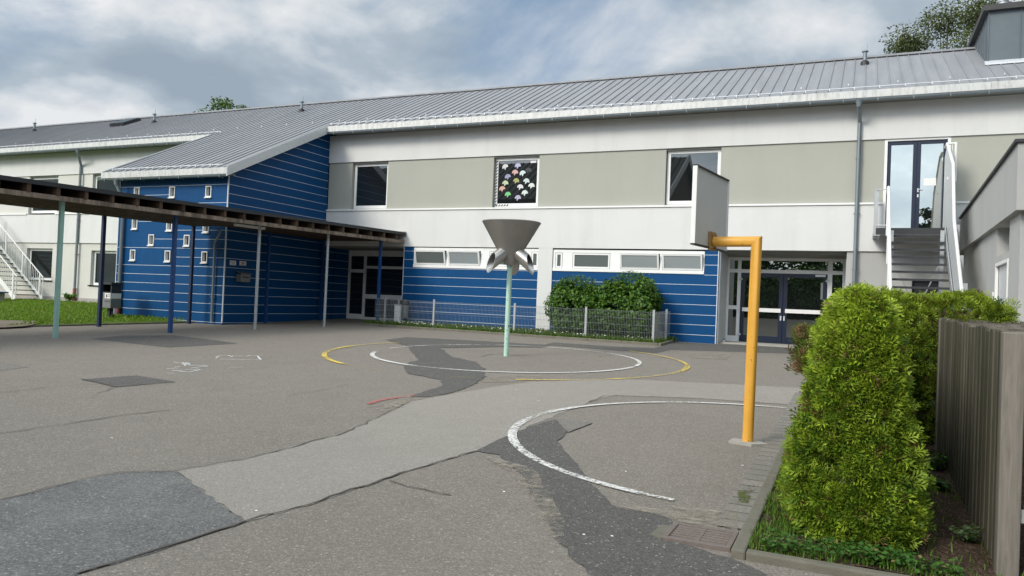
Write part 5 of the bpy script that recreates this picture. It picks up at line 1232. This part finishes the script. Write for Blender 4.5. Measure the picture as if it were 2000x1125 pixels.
# ------------------------------------------------------------------ trees
def tree(label, x, y, zg, zt, rx_, n, c0, c1, leaf, trunk_r, seed, lobes=9, group=None, crown0=.35):
    rg = np.random.default_rng(seed); root = thing('tree', label, 'tree', (x, y, zg), group); Ht = zt-zg; zc = zg+Ht*(crown0+(1-crown0)/2); rz = Ht*(1-crown0)/2
    m_ = MB(); m_.tube([(x, y, zg-.1), (x+.1, y, zg+Ht*.3), (x, y+.1, zg+Ht*.6), (x+.1, y, zg+Ht*.93)], [trunk_r, trunk_r*.75, trunk_r*.4, .02], 10)
    P = []; N_ = []
    cl = []
    for k in range(lobes*5):
        d = nrm(rg.normal(0, 1, (1, 3)))[0]; r = rg.uniform(.45, 1.0)**.6; c = np.array((x+d[0]*rx_*r, y+d[1]*rx_*r, zc+d[2]*rz*r)); cl.append(c)
        b0 = np.array((x, y, zg+Ht*(crown0*.8+.4*rg.uniform(0, 1)*(1-crown0)))); b0[2] = min(b0[2], c[2]+.2); mid_ = (b0+c)/2+np.array((0, 0, .08*Ht*rg.uniform(-.3, 1)))*.5
        m_.tube([b0, mid_, c], [trunk_r*.22, trunk_r*.12, .012], 5)
    per = n//len(cl)
    for c in cl:
        s = rx_*rg.uniform(.16, .30); q = nrm(rg.normal(0, 1, (per, 3)))*(rg.uniform(0, 1, (per, 1))**.5)*s*np.array((1.15, 1.15, .75)); P.append(c+q); N_.append(nrm(q+np.array((0, 0, s*.5))))
    m_.build('trunk', 'bark', root); leafcloud(root, 'crown', np.concatenate(P), np.concatenate(N_), leaf, c0, c1, 'leaves', .8); return root
tree('loose-crowned broadleaf tree rising behind the roof beside the zinc housing', 3.9, 46, 1, 18.9, 4.4, 48000, (.05, .07, .022), (.15, .18, .055), (.09, .165), .3, 11, 11)
tree('small bright green treetop showing over the ridge of the long roof', -45.8, 45.6, 1, 17.0, 3.4, 10000, (.05, .10, .015), (.13, .21, .035), (.16, .28), .22, 21, 6)

# ------------------------------------------------------------------ what the windows mirror: the yard behind the camera; plus unseen light-blocking trees
gh = thing('gabled_house', 'dark roofed gabled school wing standing behind the viewpoint, seen only mirrored in windows', 'building', (-36, -17, 0))
x0, x1, y0, y1, ze, zr = -60, -13.5, -24, -10, 10.1, 14.2
m_ = MB(); m_.box(x0, x1, y0, y1, -1, ze); m_.prism([(x1, y0, ze), (x1, y1, ze), (x1, (y0+y1)/2, zr-.2)], (-.2, 0, 0)); m_.prism([(x0, y0, ze), (x0, y1, ze), (x0, (y0+y1)/2, zr-.2)], (.2, 0, 0)); m_.build('wall', 'brick_brown', gh)
m_ = MB(); yc = (y0+y1)/2
for s in (-1, 1):
    ye = yc+s*(y1-y0)/2+s*.5; k = (zr-ze)/((y1-y0)/2); m_.prism([(x0-.3, yc, zr), (x1+.4, yc, zr), (x1+.4, ye, zr-k*abs(ye-yc)), (x0-.3, ye, zr-k*abs(ye-yc))], (0, 0, .15))
    x = x0
    while x < x1+.4: m_.bar((x, yc, zr+.17), (x, ye, zr-k*abs(ye-yc)+.17), .05, .08); x += .6
m_.build('roof', 'dark_tile', gh)
m_ = MB(); m_.bar((x1+.45, yc, zr+.1), (x1+.45, y1+.5, ze-.2), .1, .5); m_.bar((x1+.45, yc, zr+.1), (x1+.45, y0-.5, ze-.2), .1, .5); m_.build('verge_trim', 'white_frame', gh)
def backbush(label, x, y, z0, z1, r, n, seed):
    rg = np.random.default_rng(seed); root = thing('shrub', label, 'shrub', (x, y, z0), 'shrubs behind the viewpoint'); d = nrm(rg.normal(0, 1, (n, 3))); rr = rg.uniform(.4, 1, n)**.5; pos = np.c_[x+d[:, 0]*r*rr, y+d[:, 1]*r*.7*rr, (z0+z1)/2+d[:, 2]*(z1-z0)/2*rr]
    leafcloud(root, 'foliage', pos, d, (.2, .34), (.02, .06, .01), (.09, .17, .025)); m_ = MB(); m_.tube([(x, y, z0-.3), (x, y, (z0+z1)/2)], .1, 6); m_.build('stem', 'bark', root)
for i, (x, y, z1, r) in enumerate(((-6.5, -5, 3.6, 2.2), (-3.2, -6, 4.2, 2.4), (.2, -5.5, 3.0, 2.0), (3.6, -6, 4.6, 2.4), (-8.6, -7.5, 5.2, 2.4))):
    backbush(('broad', 'tall', 'low', 'dense', 'high')[i]+' leafy shrub of the planting behind the viewpoint', x, y-4.5, .9, z1+1.0, r, 5200, 40+i)
for i, (x, y, z1, r) in enumerate(((-9.5, -12, 7.4, 3.0), (-5.2, -13, 7.0, 3.0), (-1.2, -12.5, 6.6, 2.8))):
    backbush(('leftmost', 'middle', 'rightmost')[i]+' of three tall leafy bushes farther behind the viewpoint', x, y-5, .9, z1+1.2, r, 6500, 60+i)
for i, (x, y) in enumerate(((13.5, 3), (15, 10.5), (13, -5), (21, 6), (20, 16), (19, -2))):  # unseen trees added to block low sky light from reaching under the walkway
    tree(('round', 'broad', 'full', 'far', 'wide', 'heavy')[i]+' crowned tree added outside the picture to block light from the right', x, y, .2, 17, 4.8, 5000, (.03, .06, .012), (.07, .12, .025), (.3, .5), .3, 70+i, 7, 'added light-blocking trees beyond the right edge', .15)
tree('conifer-dark tree behind the viewpoint, mirrored in the upper glazed door', 4.9, -9, -.3, 9.6, 1.5, 5000, (.015, .035, .012), (.04, .075, .02), (.2, .34), .25, 33, 8)
